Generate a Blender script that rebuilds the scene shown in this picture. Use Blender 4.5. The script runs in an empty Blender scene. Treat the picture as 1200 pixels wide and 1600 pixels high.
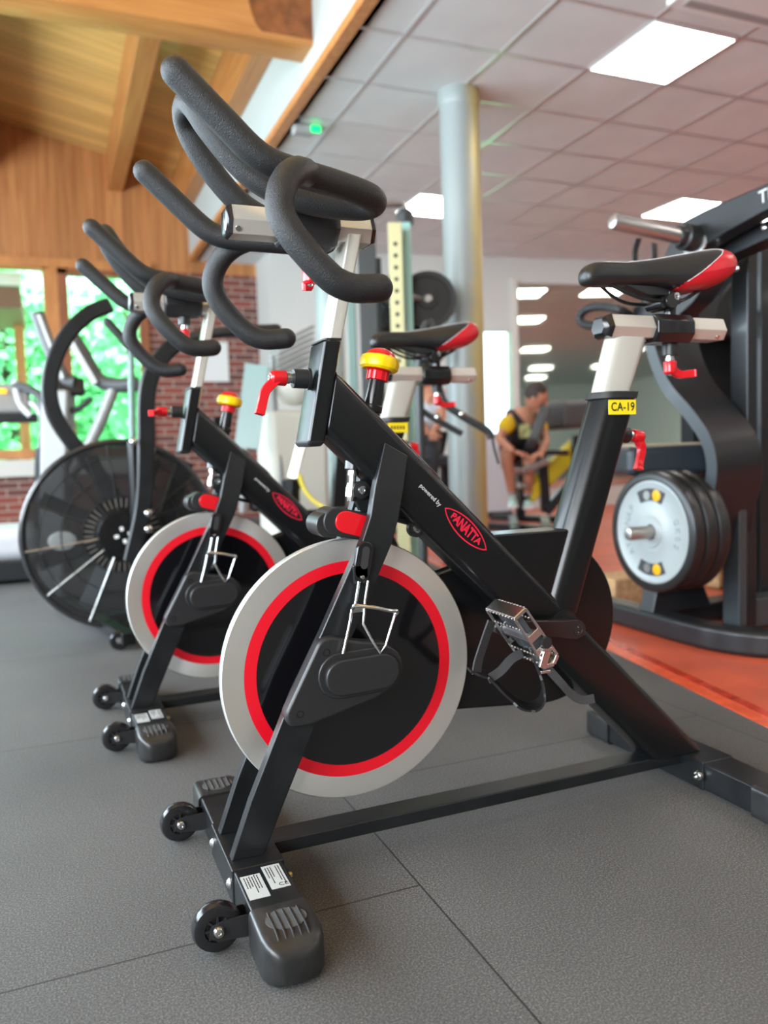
import bpy, bmesh, math, random
from mathutils import Vector, Matrix, noise
random.seed(7)
S = bpy.context.scene
COL = S.collection
PI = math.pi

# ------------------------------------------------------------------ camera
FPX = 1245.66
CAM = Vector((-0.4828, -1.3381, 0.7277))
YAW, PITCH, ROLL = -0.3905, 0.0733, -0.0314
def cam_axes():
    f0 = Vector((-math.sin(YAW), math.cos(YAW), 0)); r0 = Vector((math.cos(YAW), math.sin(YAW), 0)); u0 = Vector((0, 0, 1))
    w = f0*math.cos(PITCH) - u0*math.sin(PITCH); up = u0*math.cos(PITCH) + f0*math.sin(PITCH)
    return (r0*math.cos(ROLL) + up*math.sin(ROLL), up*math.cos(ROLL) - r0*math.sin(ROLL), w)
RX, UY, WZ = cam_axes()
cd = bpy.data.cameras.new('camera'); cam = bpy.data.objects.new('camera', cd); COL.objects.link(cam)
cd.sensor_fit = 'VERTICAL'; cd.sensor_height = 36.0; cd.lens = FPX*36/1600
cam.matrix_world = Matrix(((RX.x, UY.x, -WZ.x, CAM.x), (RX.y, UY.y, -WZ.y, CAM.y), (RX.z, UY.z, -WZ.z, CAM.z), (0, 0, 0, 1)))
cd.clip_start = 0.05; cd.clip_end = 200
cd.dof.use_dof = True; cd.dof.focus_distance = 1.27; cd.dof.aperture_fstop = 2.9
S.camera = cam

# ------------------------------------------------------------------ view and light
S.view_settings.view_transform = 'Standard'; S.view_settings.look = 'None'
S.view_settings.gamma = 1.0; S.view_settings.use_curve_mapping = False
S.view_settings.exposure = 0.63
wd = bpy.data.worlds.new('sky'); S.world = wd; wd.use_nodes = True
wb = wd.node_tree.nodes['Background']; wb.inputs['Color'].default_value = (0.70, 0.88, 1.0, 1); wb.inputs['Strength'].default_value = 3.2
def area(name, loc, target, sx, sy, power, color):
    l = bpy.data.lights.new(name, 'AREA'); l.shape = 'RECTANGLE'; l.size = sx; l.size_y = sy; l.energy = power; l.color = color
    o = bpy.data.objects.new(name, l); COL.objects.link(o); o.location = loc
    o.rotation_euler = (Vector(target)-Vector(loc)).to_track_quat('-Z', 'Y').to_euler(); return o
# daylight at unseen left windows; the rear lamp is an added fill
area('daylight_left_windows', (-3.75, 2.6, 1.85), (0, 2.6, 0.9), 7.6, 1.9, 430, (0.76, 0.89, 1.0))
area('left_rear_fill', (-3.75, -3.6, 1.85), (0, -3.0, 1.0), 4.4, 1.9, 330, (0.92, 0.96, 1.0))
sl = bpy.data.lights.new('sun', 'SUN'); sl.energy = 10.0; sl.angle = 0.05; sl.color = (1, 0.96, 0.85)
so = bpy.data.objects.new('sun', sl); COL.objects.link(so); so.rotation_euler = (math.radians(40), 0, math.radians(12))
PANEL_POWER = 13.0

# ------------------------------------------------------------------ pixel to place (a point at its real depth or on a real plane)
def ray(px, py): return WZ + RX*((px-600)/FPX) - UY*((py-800)/FPX)
def at(px, py, D=None, x=None, y=None, z=None):
    d = ray(px, py)
    if D is not None: return CAM + d*D
    if x is not None: return CAM + d*((x-CAM.x)/d.x)
    if y is not None: return CAM + d*((y-CAM.y)/d.y)
    return CAM + d*((z-CAM.z)/d.z)

# ------------------------------------------------------------------ materials
def nmat(name):
    m = bpy.data.materials.new(name); m.use_nodes = True
    return m, m.node_tree, m.node_tree.nodes['Principled BSDF']
def mat(name, col, rough=0.5, metal=0.0, coat=0.0, bump=None, vary=None, emis=None, trans=0.0, aniso=0.0):
    m, t, b = nmat(name)
    b.inputs['Base Color'].default_value = (*col, 1); b.inputs['Roughness'].default_value = rough; b.inputs['Metallic'].default_value = metal
    b.inputs['Coat Weight'].default_value = coat; b.inputs['Coat Roughness'].default_value = 0.08
    if trans: b.inputs['Transmission Weight'].default_value = trans
    if emis: b.inputs['Emission Color'].default_value = (*emis[0], 1); b.inputs['Emission Strength'].default_value = emis[1]
    tc = t.nodes.new('ShaderNodeTexCoord')
    if bump:
        n = t.nodes.new('ShaderNodeTexNoise'); n.inputs['Scale'].default_value = bump[0]; n.inputs['Detail'].default_value = 3
        t.links.new(tc.outputs['Object'], n.inputs['Vector'])
        bp = t.nodes.new('ShaderNodeBump'); bp.inputs['Strength'].default_value = bump[1]; bp.inputs['Distance'].default_value = bump[2]
        t.links.new(n.outputs['Fac'], bp.inputs['Height']); t.links.new(bp.outputs['Normal'], b.inputs['Normal'])
    if vary:
        n = t.nodes.new('ShaderNodeTexNoise'); n.inputs['Scale'].default_value = vary[0]; n.inputs['Detail'].default_value = 4
        t.links.new(tc.outputs['Object'], n.inputs['Vector'])
        r = t.nodes.new('ShaderNodeValToRGB'); r.color_ramp.elements[0].position = 0.35; r.color_ramp.elements[1].position = 0.7
        r.color_ramp.elements[0].color = (*[c*(1-vary[1]) for c in col], 1); r.color_ramp.elements[1].color = (*[min(1, c*(1+vary[1])) for c in col], 1)
        t.links.new(n.outputs['Fac'], r.inputs['Fac']); t.links.new(r.outputs['Color'], b.inputs['Base Color'])
    if aniso: b.inputs['Anisotropic'].default_value = aniso
    return m
M = {}
def spec(m, v): m.node_tree.nodes['Principled BSDF'].inputs['Specular IOR Level'].default_value = v; return m
M['frame'] = mat('black_powder_coat', (0.004, 0.0045, 0.005), 0.28, 0, 0.1, bump=(900, 0.05, 0.0004))
M['frame_rough'] = mat('satin_black_steel', (0.008, 0.009, 0.010), 0.34, 0, 0.0, vary=(14, 0.3))
spec(M['frame'], 0.38); spec(M['frame_rough'], 0.42)
M['foam'] = mat('black_grip_foam', (0.011, 0.0115, 0.012), 0.46, 0, 0.0, bump=(620, 0.8, 0.0016))
M['plastic'] = mat('black_plastic', (0.014, 0.014, 0.015), 0.42, 0, 0, bump=(1400, 0.1, 0.0003))
M['gloss'] = mat('gloss_black_plastic', (0.010, 0.010, 0.011), 0.2)
M['cap'] = mat('worn_black_rubber_cap', (0.018, 0.018, 0.018), 0.34, 0, 0, bump=(300, 0.12, 0.0006), vary=(30, 0.3))
M['chrome'] = mat('polished_aluminium', (0.68, 0.65, 0.58), 0.30, 0.55, 0.3, bump=(60, 0.03, 0.001))
M['slide'] = mat('satin_aluminium', (0.54, 0.51, 0.45), 0.36, 0.35)
M['steel'] = mat('bright_steel', (0.58, 0.58, 0.57), 0.22, 1.0)
M['cage_metal'] = mat('bright_cage_alloy', (0.62, 0.62, 0.61), 0.25, 1.0)
M['white_post'] = mat('pearl_white_paint', (0.52, 0.51, 0.46), 0.35, 0.1, 0.2)
M['red'] = mat('red_plastic', (0.62, 0.005, 0.012), 0.28, 0, 0.2)
M['red_ring'] = mat('red_ring_paint', (0.64, 0.004, 0.016), 0.33)
M['yellow'] = mat('yellow_plastic', (0.84, 0.56, 0.0), 0.35)
M['sticker'] = mat('yellow_sticker', (0.90, 0.70, 0.01), 0.4)
M['label'] = mat('silver_label', (0.42, 0.43, 0.42), 0.4, 0.1)
M['ink'] = mat('black_ink', (0.01, 0.01, 0.01), 0.5)
M['white_ink'] = mat('white_ink', (0.62, 0.62, 0.62), 0.5)
M['red_ink'] = mat('red_ink', (0.62, 0.01, 0.04), 0.4)
M['leather'] = mat('black_saddle_vinyl', (0.013, 0.013, 0.013), 0.38, 0, 0, bump=(700, 0.15, 0.0004))
M['leather_red'] = mat('red_saddle_vinyl', (0.50, 0.010, 0.018), 0.32, 0, 0, bump=(700, 0.1, 0.0004))
M['strap'] = mat('black_webbing', (0.035, 0.036, 0.038), 0.6, 0, 0, bump=(1500, 0.6, 0.001))
M['grip_pad'] = mat('grey_ribbed_rubber', (0.06, 0.06, 0.058), 0.6, 0, 0, bump=(900, 0.7, 0.001))
M['crank'] = mat('brown_black_crank', (0.030, 0.022, 0.022), 0.22, 0.3)
M['clear'] = mat('smoked_plastic', (0.05, 0.055, 0.06), 0.12, 0, 0.4)
M['disc_black'] = mat('flywheel_black', (0.004, 0.004, 0.005), 0.12, 0, 0.5)
def disc_mat():
    m, t, b = nmat('turned_steel'); b.inputs['Metallic'].default_value = 0.86; b.inputs['Roughness'].default_value = 0.33
    b.inputs['Base Color'].default_value = (0.86, 0.85, 0.80, 1); b.inputs['Anisotropic'].default_value = 0.8
    tg = t.nodes.new('ShaderNodeTangent'); tg.direction_type = 'RADIAL'; tg.axis = 'Y'
    t.links.new(tg.outputs['Tangent'], b.inputs['Tangent'])
    tc = t.nodes.new('ShaderNodeTexCoord')
    n = t.nodes.new('ShaderNodeTexNoise'); n.inputs['Scale'].default_value = 9; n.inputs['Detail'].default_value = 5
    t.links.new(tc.outputs['Object'], n.inputs['Vector'])
    mr = t.nodes.new('ShaderNodeMapRange'); mr.inputs['To Min'].default_value = 0.27; mr.inputs['To Max'].default_value = 0.4
    t.links.new(n.outputs['Fac'], mr.inputs['Value']); t.links.new(mr.outputs['Result'], b.inputs['Roughness'])
    return m
M['disc'] = disc_mat()

# ------------------------------------------------------------------ mesh helpers
def V(*a): return Vector(a)
def nb(): return bmesh.new()
def obj(name, bm, m, parent=None, bevel=0.0, seg=2, angle=35, loc=None, subsurf=0):
    bmesh.ops.recalc_face_normals(bm, faces=bm.faces)
    me = bpy.data.meshes.new(name); bm.to_mesh(me); bm.free()
    me.materials.append(m)
    for p in me.polygons: p.use_smooth = True
    me.set_sharp_from_angle(angle=math.radians(angle))
    o = bpy.data.objects.new(name, me); COL.objects.link(o)
    if parent: o.parent = parent
    if loc is not None: o.location = loc
    if bevel:
        b = o.modifiers.new('bevel', 'BEVEL'); b.width = bevel; b.segments = seg; b.limit_method = 'ANGLE'; b.angle_limit = math.radians(30); b.harden_normals = True
    if subsurf:
        s = o.modifiers.new('sub', 'SUBSURF'); s.levels = subsurf; s.render_levels = subsurf
    return o
def tag(o, label=None, cat=None, group=None, kind=None):
    if label: o['label'] = label
    if cat: o['category'] = cat
    if group: o['group'] = group
    if kind: o['kind'] = kind
    return o
def thing(name, label, cat, loc=(0, 0, 0), rz=0, group=None):
    o = bpy.data.objects.new(name, None); COL.objects.link(o); o.location = loc; o.rotation_euler = (0, 0, rz); o.empty_display_size = 0.1
    return tag(o, label, cat, group)
def struct(name, bm, m, **k):
    o = obj(name, bm, m, **k); o['kind'] = 'structure'; return o
def box(bm, c, s, rot=None):
    r = bmesh.ops.create_cube(bm, size=1.0)['verts']
    mt = Matrix.Diagonal((*s, 1))
    if rot is not None: mt = rot.to_4x4() @ mt
    mt = Matrix.Translation(c) @ mt
    bmesh.ops.transform(bm, matrix=mt, verts=r); return r
def box2(bm, a, b):
    return box(bm, ((a[0]+b[0])/2, (a[1]+b[1])/2, (a[2]+b[2])/2), (abs(b[0]-a[0]), abs(b[1]-a[1]), abs(b[2]-a[2])))
def frame_of(d, up=V(0, 0, 1)):
    d = d.normalized(); s = d.cross(up)
    if s.length < 1e-4: s = d.cross(V(1, 0, 0))
    s.normalize(); u = s.cross(d); return s, u
def bar(bm, a, b, w, h, up=V(0, 0, 1)):
    """rectangular bar from a to b, w sideways, h along up"""
    a = Vector(a); b = Vector(b); d = b-a; s, u = frame_of(d, up)
    vs = []
    for p in (a, b):
        for i, j in ((-1, -1), (1, -1), (1, 1), (-1, 1)): vs.append(bm.verts.new(p + s*(i*w/2) + u*(j*h/2)))
    for f in ((0, 1, 2, 3), (7, 6, 5, 4), (0, 4, 5, 1), (1, 5, 6, 2), (2, 6, 7, 3), (3, 7, 4, 0)): bm.faces.new([vs[i] for i in f])
def cyl(bm, a, b, r, r2=None, seg=20, cap=True):
    a = Vector(a); b = Vector(b); r2 = r if r2 is None else r2; s, u = frame_of(b-a)
    ra = [bm.verts.new(a + s*(r*math.cos(2*PI*i/seg)) + u*(r*math.sin(2*PI*i/seg))) for i in range(seg)]
    rb = [bm.verts.new(b + s*(r2*math.cos(2*PI*i/seg)) + u*(r2*math.sin(2*PI*i/seg))) for i in range(seg)]
    for i in range(seg): bm.faces.new((ra[i], ra[(i+1) % seg], rb[(i+1) % seg], rb[i]))
    if cap: bm.faces.new(ra); bm.faces.new(rb[::-1])
def lathe(bm, o, axis, prof, seg=28):
    """prof: list of (distance along axis, radius)"""
    o = Vector(o); axis = Vector(axis).normalized(); s, u = frame_of(axis); rings = []
    for t, r in prof:
        rings.append([bm.verts.new(o + axis*t + (s*math.cos(2*PI*i/seg) + u*math.sin(2*PI*i/seg))*max(r, 1e-5)) for i in range(seg)])
    for a, b in zip(rings, rings[1:]):
        for i in range(seg): bm.faces.new((a[i], a[(i+1) % seg], b[(i+1) % seg], b[i]))
    bm.faces.new(rings[0]); bm.faces.new(rings[-1][::-1])
def smooth_path(pts, n=8):
    pts = [Vector(p) for p in pts]; out = []
    P = [pts[0]*2-pts[1]] + pts + [pts[-1]*2-pts[-2]]
    for i in range(1, len(P)-2):
        a, b, c, d = P[i-1], P[i], P[i+1], P[i+2]
        for k in range(n):
            t = k/n
            out.append(0.5*((2*b) + (c-a)*t + (2*a-5*b+4*c-d)*t*t + (3*b-a-3*c+d)*t**3))
    out.append(pts[-1]); return out
def tube(bm, pts, r, seg=14, smooth=0, cap='flat', radii=None):
    path = smooth_path(pts, smooth) if smooth else [Vector(p) for p in pts]
    n = len(path); rad = [r]*n
    if radii: rad = [radii[min(len(radii)-1, int(i/(n-1)*(len(radii)-1)+0.5))] for i in range(n)]
    if cap == 'round':
        a = (path[0]-path[1]).normalized(); b = (path[-1]-path[-2]).normalized(); p0, p1 = path[0], path[-1]
        pre = [(p0 + a*r*math.sin(t), r*math.cos(t)) for t in (1.45, 1.1, 0.75, 0.35)]; post = [(p1 + b*r*math.sin(t), r*math.cos(t)) for t in (0.35, 0.75, 1.1, 1.45)]
        path = [p for p, _ in pre] + path + [p for p, _ in post]; rad = [q for _, q in pre] + rad + [q for _, q in post]
    rings = []; s = None
    for i, p in enumerate(path):
        d = (path[min(i+1, len(path)-1)] - path[max(i-1, 0)]).normalized()
        if s is None: s, u = frame_of(d)
        else:
            s = (s - d*s.dot(d)).normalized(); u = s.cross(d)
        rings.append([bm.verts.new(p + (s*math.cos(2*PI*k/seg) + u*math.sin(2*PI*k/seg))*rad[i]) for k in range(seg)])
    for a, b in zip(rings, rings[1:]):
        for k in range(seg): bm.faces.new((a[k], a[(k+1) % seg], b[(k+1) % seg], b[k]))
    bm.faces.new(rings[0]); bm.faces.new(rings[-1][::-1])
def ribbon(bm, pts, w, th, wdir=V(0, 1, 0), smooth=6, widths=None):
    path = smooth_path(pts, smooth) if smooth else [Vector(p) for p in pts]; rings = []
    wdir = Vector(wdir).normalized()
    for i, p in enumerate(path):
        d = (path[min(i+1, len(path)-1)] - path[max(i-1, 0)]).normalized()
        s = (wdir - d*wdir.dot(d)).normalized(); u = s.cross(d)
        ww = w if not widths else widths[min(len(widths)-1, int(i/(len(path)-1)*(len(widths)-1)+0.5))]
        rings.append([bm.verts.new(p + s*(a*ww/2) + u*(b*th/2)) for a, b in ((-1, -1), (1, -1), (1, 1), (-1, 1))])
    for a, b in zip(rings, rings[1:]):
        for k in range(4): bm.faces.new((a[k], a[(k+1) % 4], b[(k+1) % 4], b[k]))
    bm.faces.new(rings[0]); bm.faces.new(rings[-1][::-1])
def prism(bm, poly, y0, y1, ax='y'):
    """poly in (x, z) extruded along y (or (x, y) along z, (y, z) along x)"""
    def mk(a, b, t):
        return V(a, t, b) if ax == 'y' else (V(a, b, t) if ax == 'z' else V(t, a, b))
    A = [bm.verts.new(mk(a, b, y0)) for a, b in poly]; B = [bm.verts.new(mk(a, b, y1)) for a, b in poly]
    bm.faces.new(A[::-1]); bm.faces.new(B)
    n = len(poly)
    for i in range(n): bm.faces.new((A[i], A[(i+1) % n], B[(i+1) % n], B[i]))
def rpoly(poly, r, n=5):
    """round the corners of a polygon"""
    out = []; k = len(poly)
    for i in range(k):
        p = Vector(poly[i]); a = Vector(poly[i-1]); b = Vector(poly[(i+1) % k])
        rr = r[i] if isinstance(r, (list, tuple)) else r
        da = (a-p); db = (b-p); ra = min(rr, da.length*0.48, db.length*0.48)
        if ra < 1e-6: out.append(tuple(p)); continue
        A = p+da.normalized()*ra; B = p+db.normalized()*ra
        for j in range(n+1):
            t = j/n; q = A*(1-t)**2 + p*2*t*(1-t) + B*t*t; out.append(tuple(q))
    return out
def stadium(cx, cz, lx, rz, ang=0, n=10):
    pts = []
    for sgn, a0 in ((1, -PI/2), (-1, PI/2)):
        for i in range(n+1):
            a = a0 + PI*i/n; pts.append((sgn*lx/2 + rz*math.cos(a), rz*math.sin(a)))
    c, s = math.cos(ang), math.sin(ang)
    return [(cx + x*c - z*s, cz + x*s + z*c) for x, z in pts]
def sweep(bm, sec_fn, a, b, n=1):
    """loft a closed section: sec_fn(t) gives the ring of points"""
    rings = []
    for i in range(n+1): rings.append([bm.verts.new(p) for p in sec_fn(i/n)])
    for A, B in zip(rings, rings[1:]):
        k = len(A)
        for i in range(k): bm.faces.new((A[i], A[(i+1) % k], B[(i+1) % k], B[i]))
    bm.faces.new(rings[0]); bm.faces.new(rings[-1][::-1])
def text_mesh(name, s, size, m, parent, mtx, extrude=0.0002, spacing=1.0, warp=None, font_scale=(1, 1), bold=0.0):
    c = bpy.data.curves.new(name, 'FONT'); c.body = s; c.size = size; c.extrude = extrude; c.align_x = 'CENTER'; c.align_y = 'CENTER'; c.space_character = spacing; c.offset = bold
    tmp = bpy.data.objects.new('tmp', c); COL.objects.link(tmp)
    dg = bpy.context.evaluated_depsgraph_get(); me = bpy.data.meshes.new_from_object(tmp.evaluated_get(dg))
    bpy.data.objects.remove(tmp); bpy.data.curves.remove(c)
    me.name = name; me.materials.clear(); me.materials.append(m)
    xs = [v.co.x for v in me.vertices]; L = max(xs)-min(xs) if xs else 1
    for v in me.vertices:
        v.co.x *= font_scale[0]; v.co.y *= font_scale[1]
        if warp: v.co.y *= warp(v.co.x/(L*font_scale[0]/2))
    me.transform(mtx)
    o = bpy.data.objects.new(name, me); COL.objects.link(o); o.parent = parent; return o
FACE_NEG_Y = Matrix.Rotation(PI/2, 4, 'X')
def face_m(x, y, z, ang=0): return Matrix.Translation((x, y, z)) @ Matrix.Rotation(ang, 4, 'Y') @ FACE_NEG_Y
def copy_tree(o, parent=None):
    c = o.copy(); COL.objects.link(c); c.parent = parent
    for ch in list(o.children): copy_tree(ch, c)
    return c
def ball(bm, c, r, sx=1, sy=1, sz=1, u=16, v=12, rot=None):
    vs = bmesh.ops.create_uvsphere(bm, u_segments=u, v_segments=v, radius=r)['verts']
    m = Matrix.Translation(c) @ (rot.to_4x4() if rot is not None else Matrix.Identity(4)) @ Matrix.Diagonal((sx, sy, sz, 1))
    bmesh.ops.transform(bm, matrix=m, verts=vs)
# ------------------------------------------------------------------ things are drawn at their place, then given an origin at their base
def descend(o):
    r = []
    for c in o.children: r.append(c); r += descend(c)
    return r
def rebase(t):
    bpy.context.view_layer.update()
    obs = [o for o in ([t]+descend(t)) if o.type == 'MESH' and len(o.data.vertices)]
    lo = Vector((1e9,)*3); hi = Vector((-1e9,)*3)
    for o in obs:
        for v in o.data.vertices:
            w = o.matrix_world @ v.co
            for i in range(3): lo[i] = min(lo[i], w[i]); hi[i] = max(hi[i], w[i])
    b = Vector(((lo.x+hi.x)/2, (lo.y+hi.y)/2, lo.z))
    for o in obs: o.data.transform(Matrix.Translation(-b))
    t.location = b; return t
# ================================================================== the setting
H = 3.0                       # suspended ceiling
FX = 1.094                    # edge of the suspended ceiling, foot of the white fascia
def edge_x(y): return 1.135 + 0.19*y      # border between the black mats and the orange floor
YB, YF, XL, XR = 8.1, -12.0, -3.5, 13.0
def rubber():
    m, t, b = nmat('grey_rubber_matting'); N = t.nodes.new; L = t.links.new
    tc = N('ShaderNodeTexCoord'); mp = N('ShaderNodeMapping'); mp.inputs['Rotation'].default_value = (0, 0, PI/2); L(tc.outputs['Object'], mp.inputs['Vector'])
    # mats of 1.03 m in half-offset rows, rows running along y
    mp.inputs['Location'].default_value = (0.156+1.03*10, 0.048+1.03*10+0.003, 0)
    mp.inputs['Rotation'].default_value = (0, 0, 0)
    sx = N('ShaderNodeSeparateXYZ'); L(tc.outputs['Object'], sx.inputs[0]); cx = N('ShaderNodeCombineXYZ')
    ay = N('ShaderNodeMath'); ay.operation = 'ADD'; ay.inputs[1].default_value = 0.156+1.03*10; L(sx.outputs['Y'], ay.inputs[0])
    axx = N('ShaderNodeMath'); axx.operation = 'ADD'; axx.inputs[1].default_value = -0.048+1.03*10; L(sx.outputs['X'], axx.inputs[0])
    L(ay.outputs[0], cx.inputs['X']); L(axx.outputs[0], cx.inputs['Y'])
    br = N('ShaderNodeTexBrick'); br.offset = 0.57; br.offset_frequency = 2; br.squash = 1; br.inputs['Scale'].default_value = 1.0
    br.inputs['Brick Width'].default_value = 1.03; br.inputs['Row Height'].default_value = 1.03; br.inputs['Mortar Size'].default_value = 0.0022; br.inputs['Mortar Smooth'].default_value = 0.3; br.inputs['Bias'].default_value = 0
    L(cx.outputs[0], br.inputs['Vector'])
    br.inputs['Color1'].default_value = (1, 1, 1, 1); br.inputs['Color2'].default_value = (0.94, 0.94, 0.94, 1); br.inputs['Mortar'].default_value = (0.25, 0.25, 0.25, 1)
    n1 = N('ShaderNodeTexNoise'); n1.inputs['Scale'].default_value = 330; n1.inputs['Detail'].default_value = 2; L(tc.outputs['Object'], n1.inputs['Vector'])
    n2 = N('ShaderNodeTexNoise'); n2.inputs['Scale'].default_value = 2.2; n2.inputs['Detail'].default_value = 6; L(tc.outputs['Object'], n2.inputs['Vector'])
    r1 = N('ShaderNodeValToRGB'); r1.color_ramp.elements[0].position = 0.42; r1.color_ramp.elements[0].color = (0.055, 0.055, 0.056, 1); r1.color_ramp.elements[1].position = 0.75; r1.color_ramp.elements[1].color = (0.17, 0.167, 0.162, 1); L(n1.outputs['Fac'], r1.inputs['Fac'])
    r2 = N('ShaderNodeValToRGB'); r2.color_ramp.elements[0].position = 0.3; r2.color_ramp.elements[0].color = (0.80, 0.80, 0.80, 1); r2.color_ramp.elements[1].position = 0.75; r2.color_ramp.elements[1].color = (1.15, 1.13, 1.1, 1); L(n2.outputs['Fac'], r2.inputs['Fac'])
    # specks of dust
    vo = N('ShaderNodeTexVoronoi'); vo.inputs['Scale'].default_value = 95; vo.inputs['Randomness'].default_value = 1; L(tc.outputs['Object'], vo.inputs['Vector'])
    n3 = N('ShaderNodeTexNoise'); n3.inputs['Scale'].default_value = 7; n3.inputs['Detail'].default_value = 3; L(tc.outputs['Object'], n3.inputs['Vector'])
    r3 = N('ShaderNodeValToRGB'); r3.color_ramp.elements[0].position = 0.0; r3.color_ramp.elements[0].color = (1, 1, 1, 1); r3.color_ramp.elements[1].position = 0.09; r3.color_ramp.elements[1].color = (0, 0, 0, 1); L(vo.outputs['Distance'], r3.inputs['Fac'])
    gt = N('ShaderNodeMath'); gt.operation = 'GREATER_THAN'; gt.inputs[1].default_value = 0.52; L(n3.outputs['Fac'], gt.inputs[0])
    mu = N('ShaderNodeMath'); mu.operation = 'MULTIPLY'; L(r3.outputs['Color'], mu.inputs[0]); L(gt.outputs[0], mu.inputs[1])
    m1 = N('ShaderNodeMix'); m1.data_type = 'RGBA'; m1.blend_type = 'MULTIPLY'; m1.inputs[0].default_value = 1; L(r1.outputs['Color'], m1.inputs[6]); L(r2.outputs['Color'], m1.inputs[7])
    m2 = N('ShaderNodeMix'); m2.data_type = 'RGBA'; m2.blend_type = 'MULTIPLY'; m2.inputs[0].default_value = 1; L(m1.outputs[2], m2.inputs[6]); L(br.outputs['Color'], m2.inputs[7])
    m3 = N('ShaderNodeMix'); m3.data_type = 'RGBA'; L(mu.outputs[0], m3.inputs[0]); L(m2.outputs[2], m3.inputs[6]); m3.inputs[7].default_value = (0.42, 0.42, 0.40, 1)
    L(m3.outputs[2], b.inputs['Base Color']); b.inputs['Roughness'].default_value = 0.62
    bp = N('ShaderNodeBump'); bp.inputs['Strength'].default_value = 0.35; bp.inputs['Distance'].default_value = 0.001; L(n1.outputs['Fac'], bp.inputs['Height']); L(bp.outputs['Normal'], b.inputs['Normal'])
    return m
M['rubber'] = rubber()
M['orange_floor'] = mat('orange_sports_floor', (0.54, 0.095, 0.045), 0.42, 0, 0, bump=(160, 0.12, 0.001), vary=(5, 0.16))
M['orange_edge'] = mat('worn_red_edge_strip', (0.50, 0.045, 0.018), 0.22, 0, 0.3, vary=(18, 0.45))
M['orange_edge2'] = mat('bright_orange_border', (0.72, 0.10, 0.035), 0.3, 0, 0.2, vary=(25, 0.2))
b = nb()
f = [b.verts.new(p) for p in ((XL, YF, 0), (XR, YF, 0), (XR, -1.5, 0), (edge_x(-1.5), -1.5, 0), (edge_x(YB), YB, 0), (XL, YB, 0))]; b.faces.new(f); struct('floor', b, M['rubber'])
b = nb(); f = [b.verts.new(p) for p in ((edge_x(-1.5), -1.5, 0), (XR, -1.5, 0), (XR, YB, 0), (edge_x(YB), YB, 0))]; b.faces.new(f); struct('floor', b, M['orange_floor'])
for nm, o0, o1, mm, hh in (('trim_1', 0.0, 0.050, M['orange_edge2'], 0.0015), ('trim_2', 0.050, 0.085, M['orange_edge'], 0.0022)):
    b = nb(); prism(b, [(edge_x(-1.5)+o0, -1.5), (edge_x(-1.5)+o1, -1.5), (edge_x(7)+o1, 7), (edge_x(7)+o0, 7)], 0.0001, hh, 'z'); struct(nm, b, mm)

# suspended ceiling: tiles and a metal T-grid
M['tile'] = mat('mineral_ceiling_tile', (0.70, 0.72, 0.715), 0.85, 0, 0, vary=(3, 0.04))
M['tgrid'] = mat('white_metal_grid', (0.62, 0.62, 0.62), 0.28, 0.55)
b = nb(); f = [b.verts.new(p) for p in ((FX, YF, H), (XR, YF, H), (XR, YB, H), (FX, YB, H))]; b.faces.new(f); struct('ceiling', b, M['tile'])
TX = [1.42+0.6*i for i in range(20)]; TY = [2.18+0.593*i for i in range(-23, 10)]
b = nb()
for x in TX: box2(b, (x-0.011, YF, H-0.004), (x+0.011, 7.6, H-0.0005))
for y in TY: box2(b, (FX, y-0.011, H-0.0046), (XR, y+0.011, H-0.0008))
struct('ceiling', b, M['tgrid'])
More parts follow.
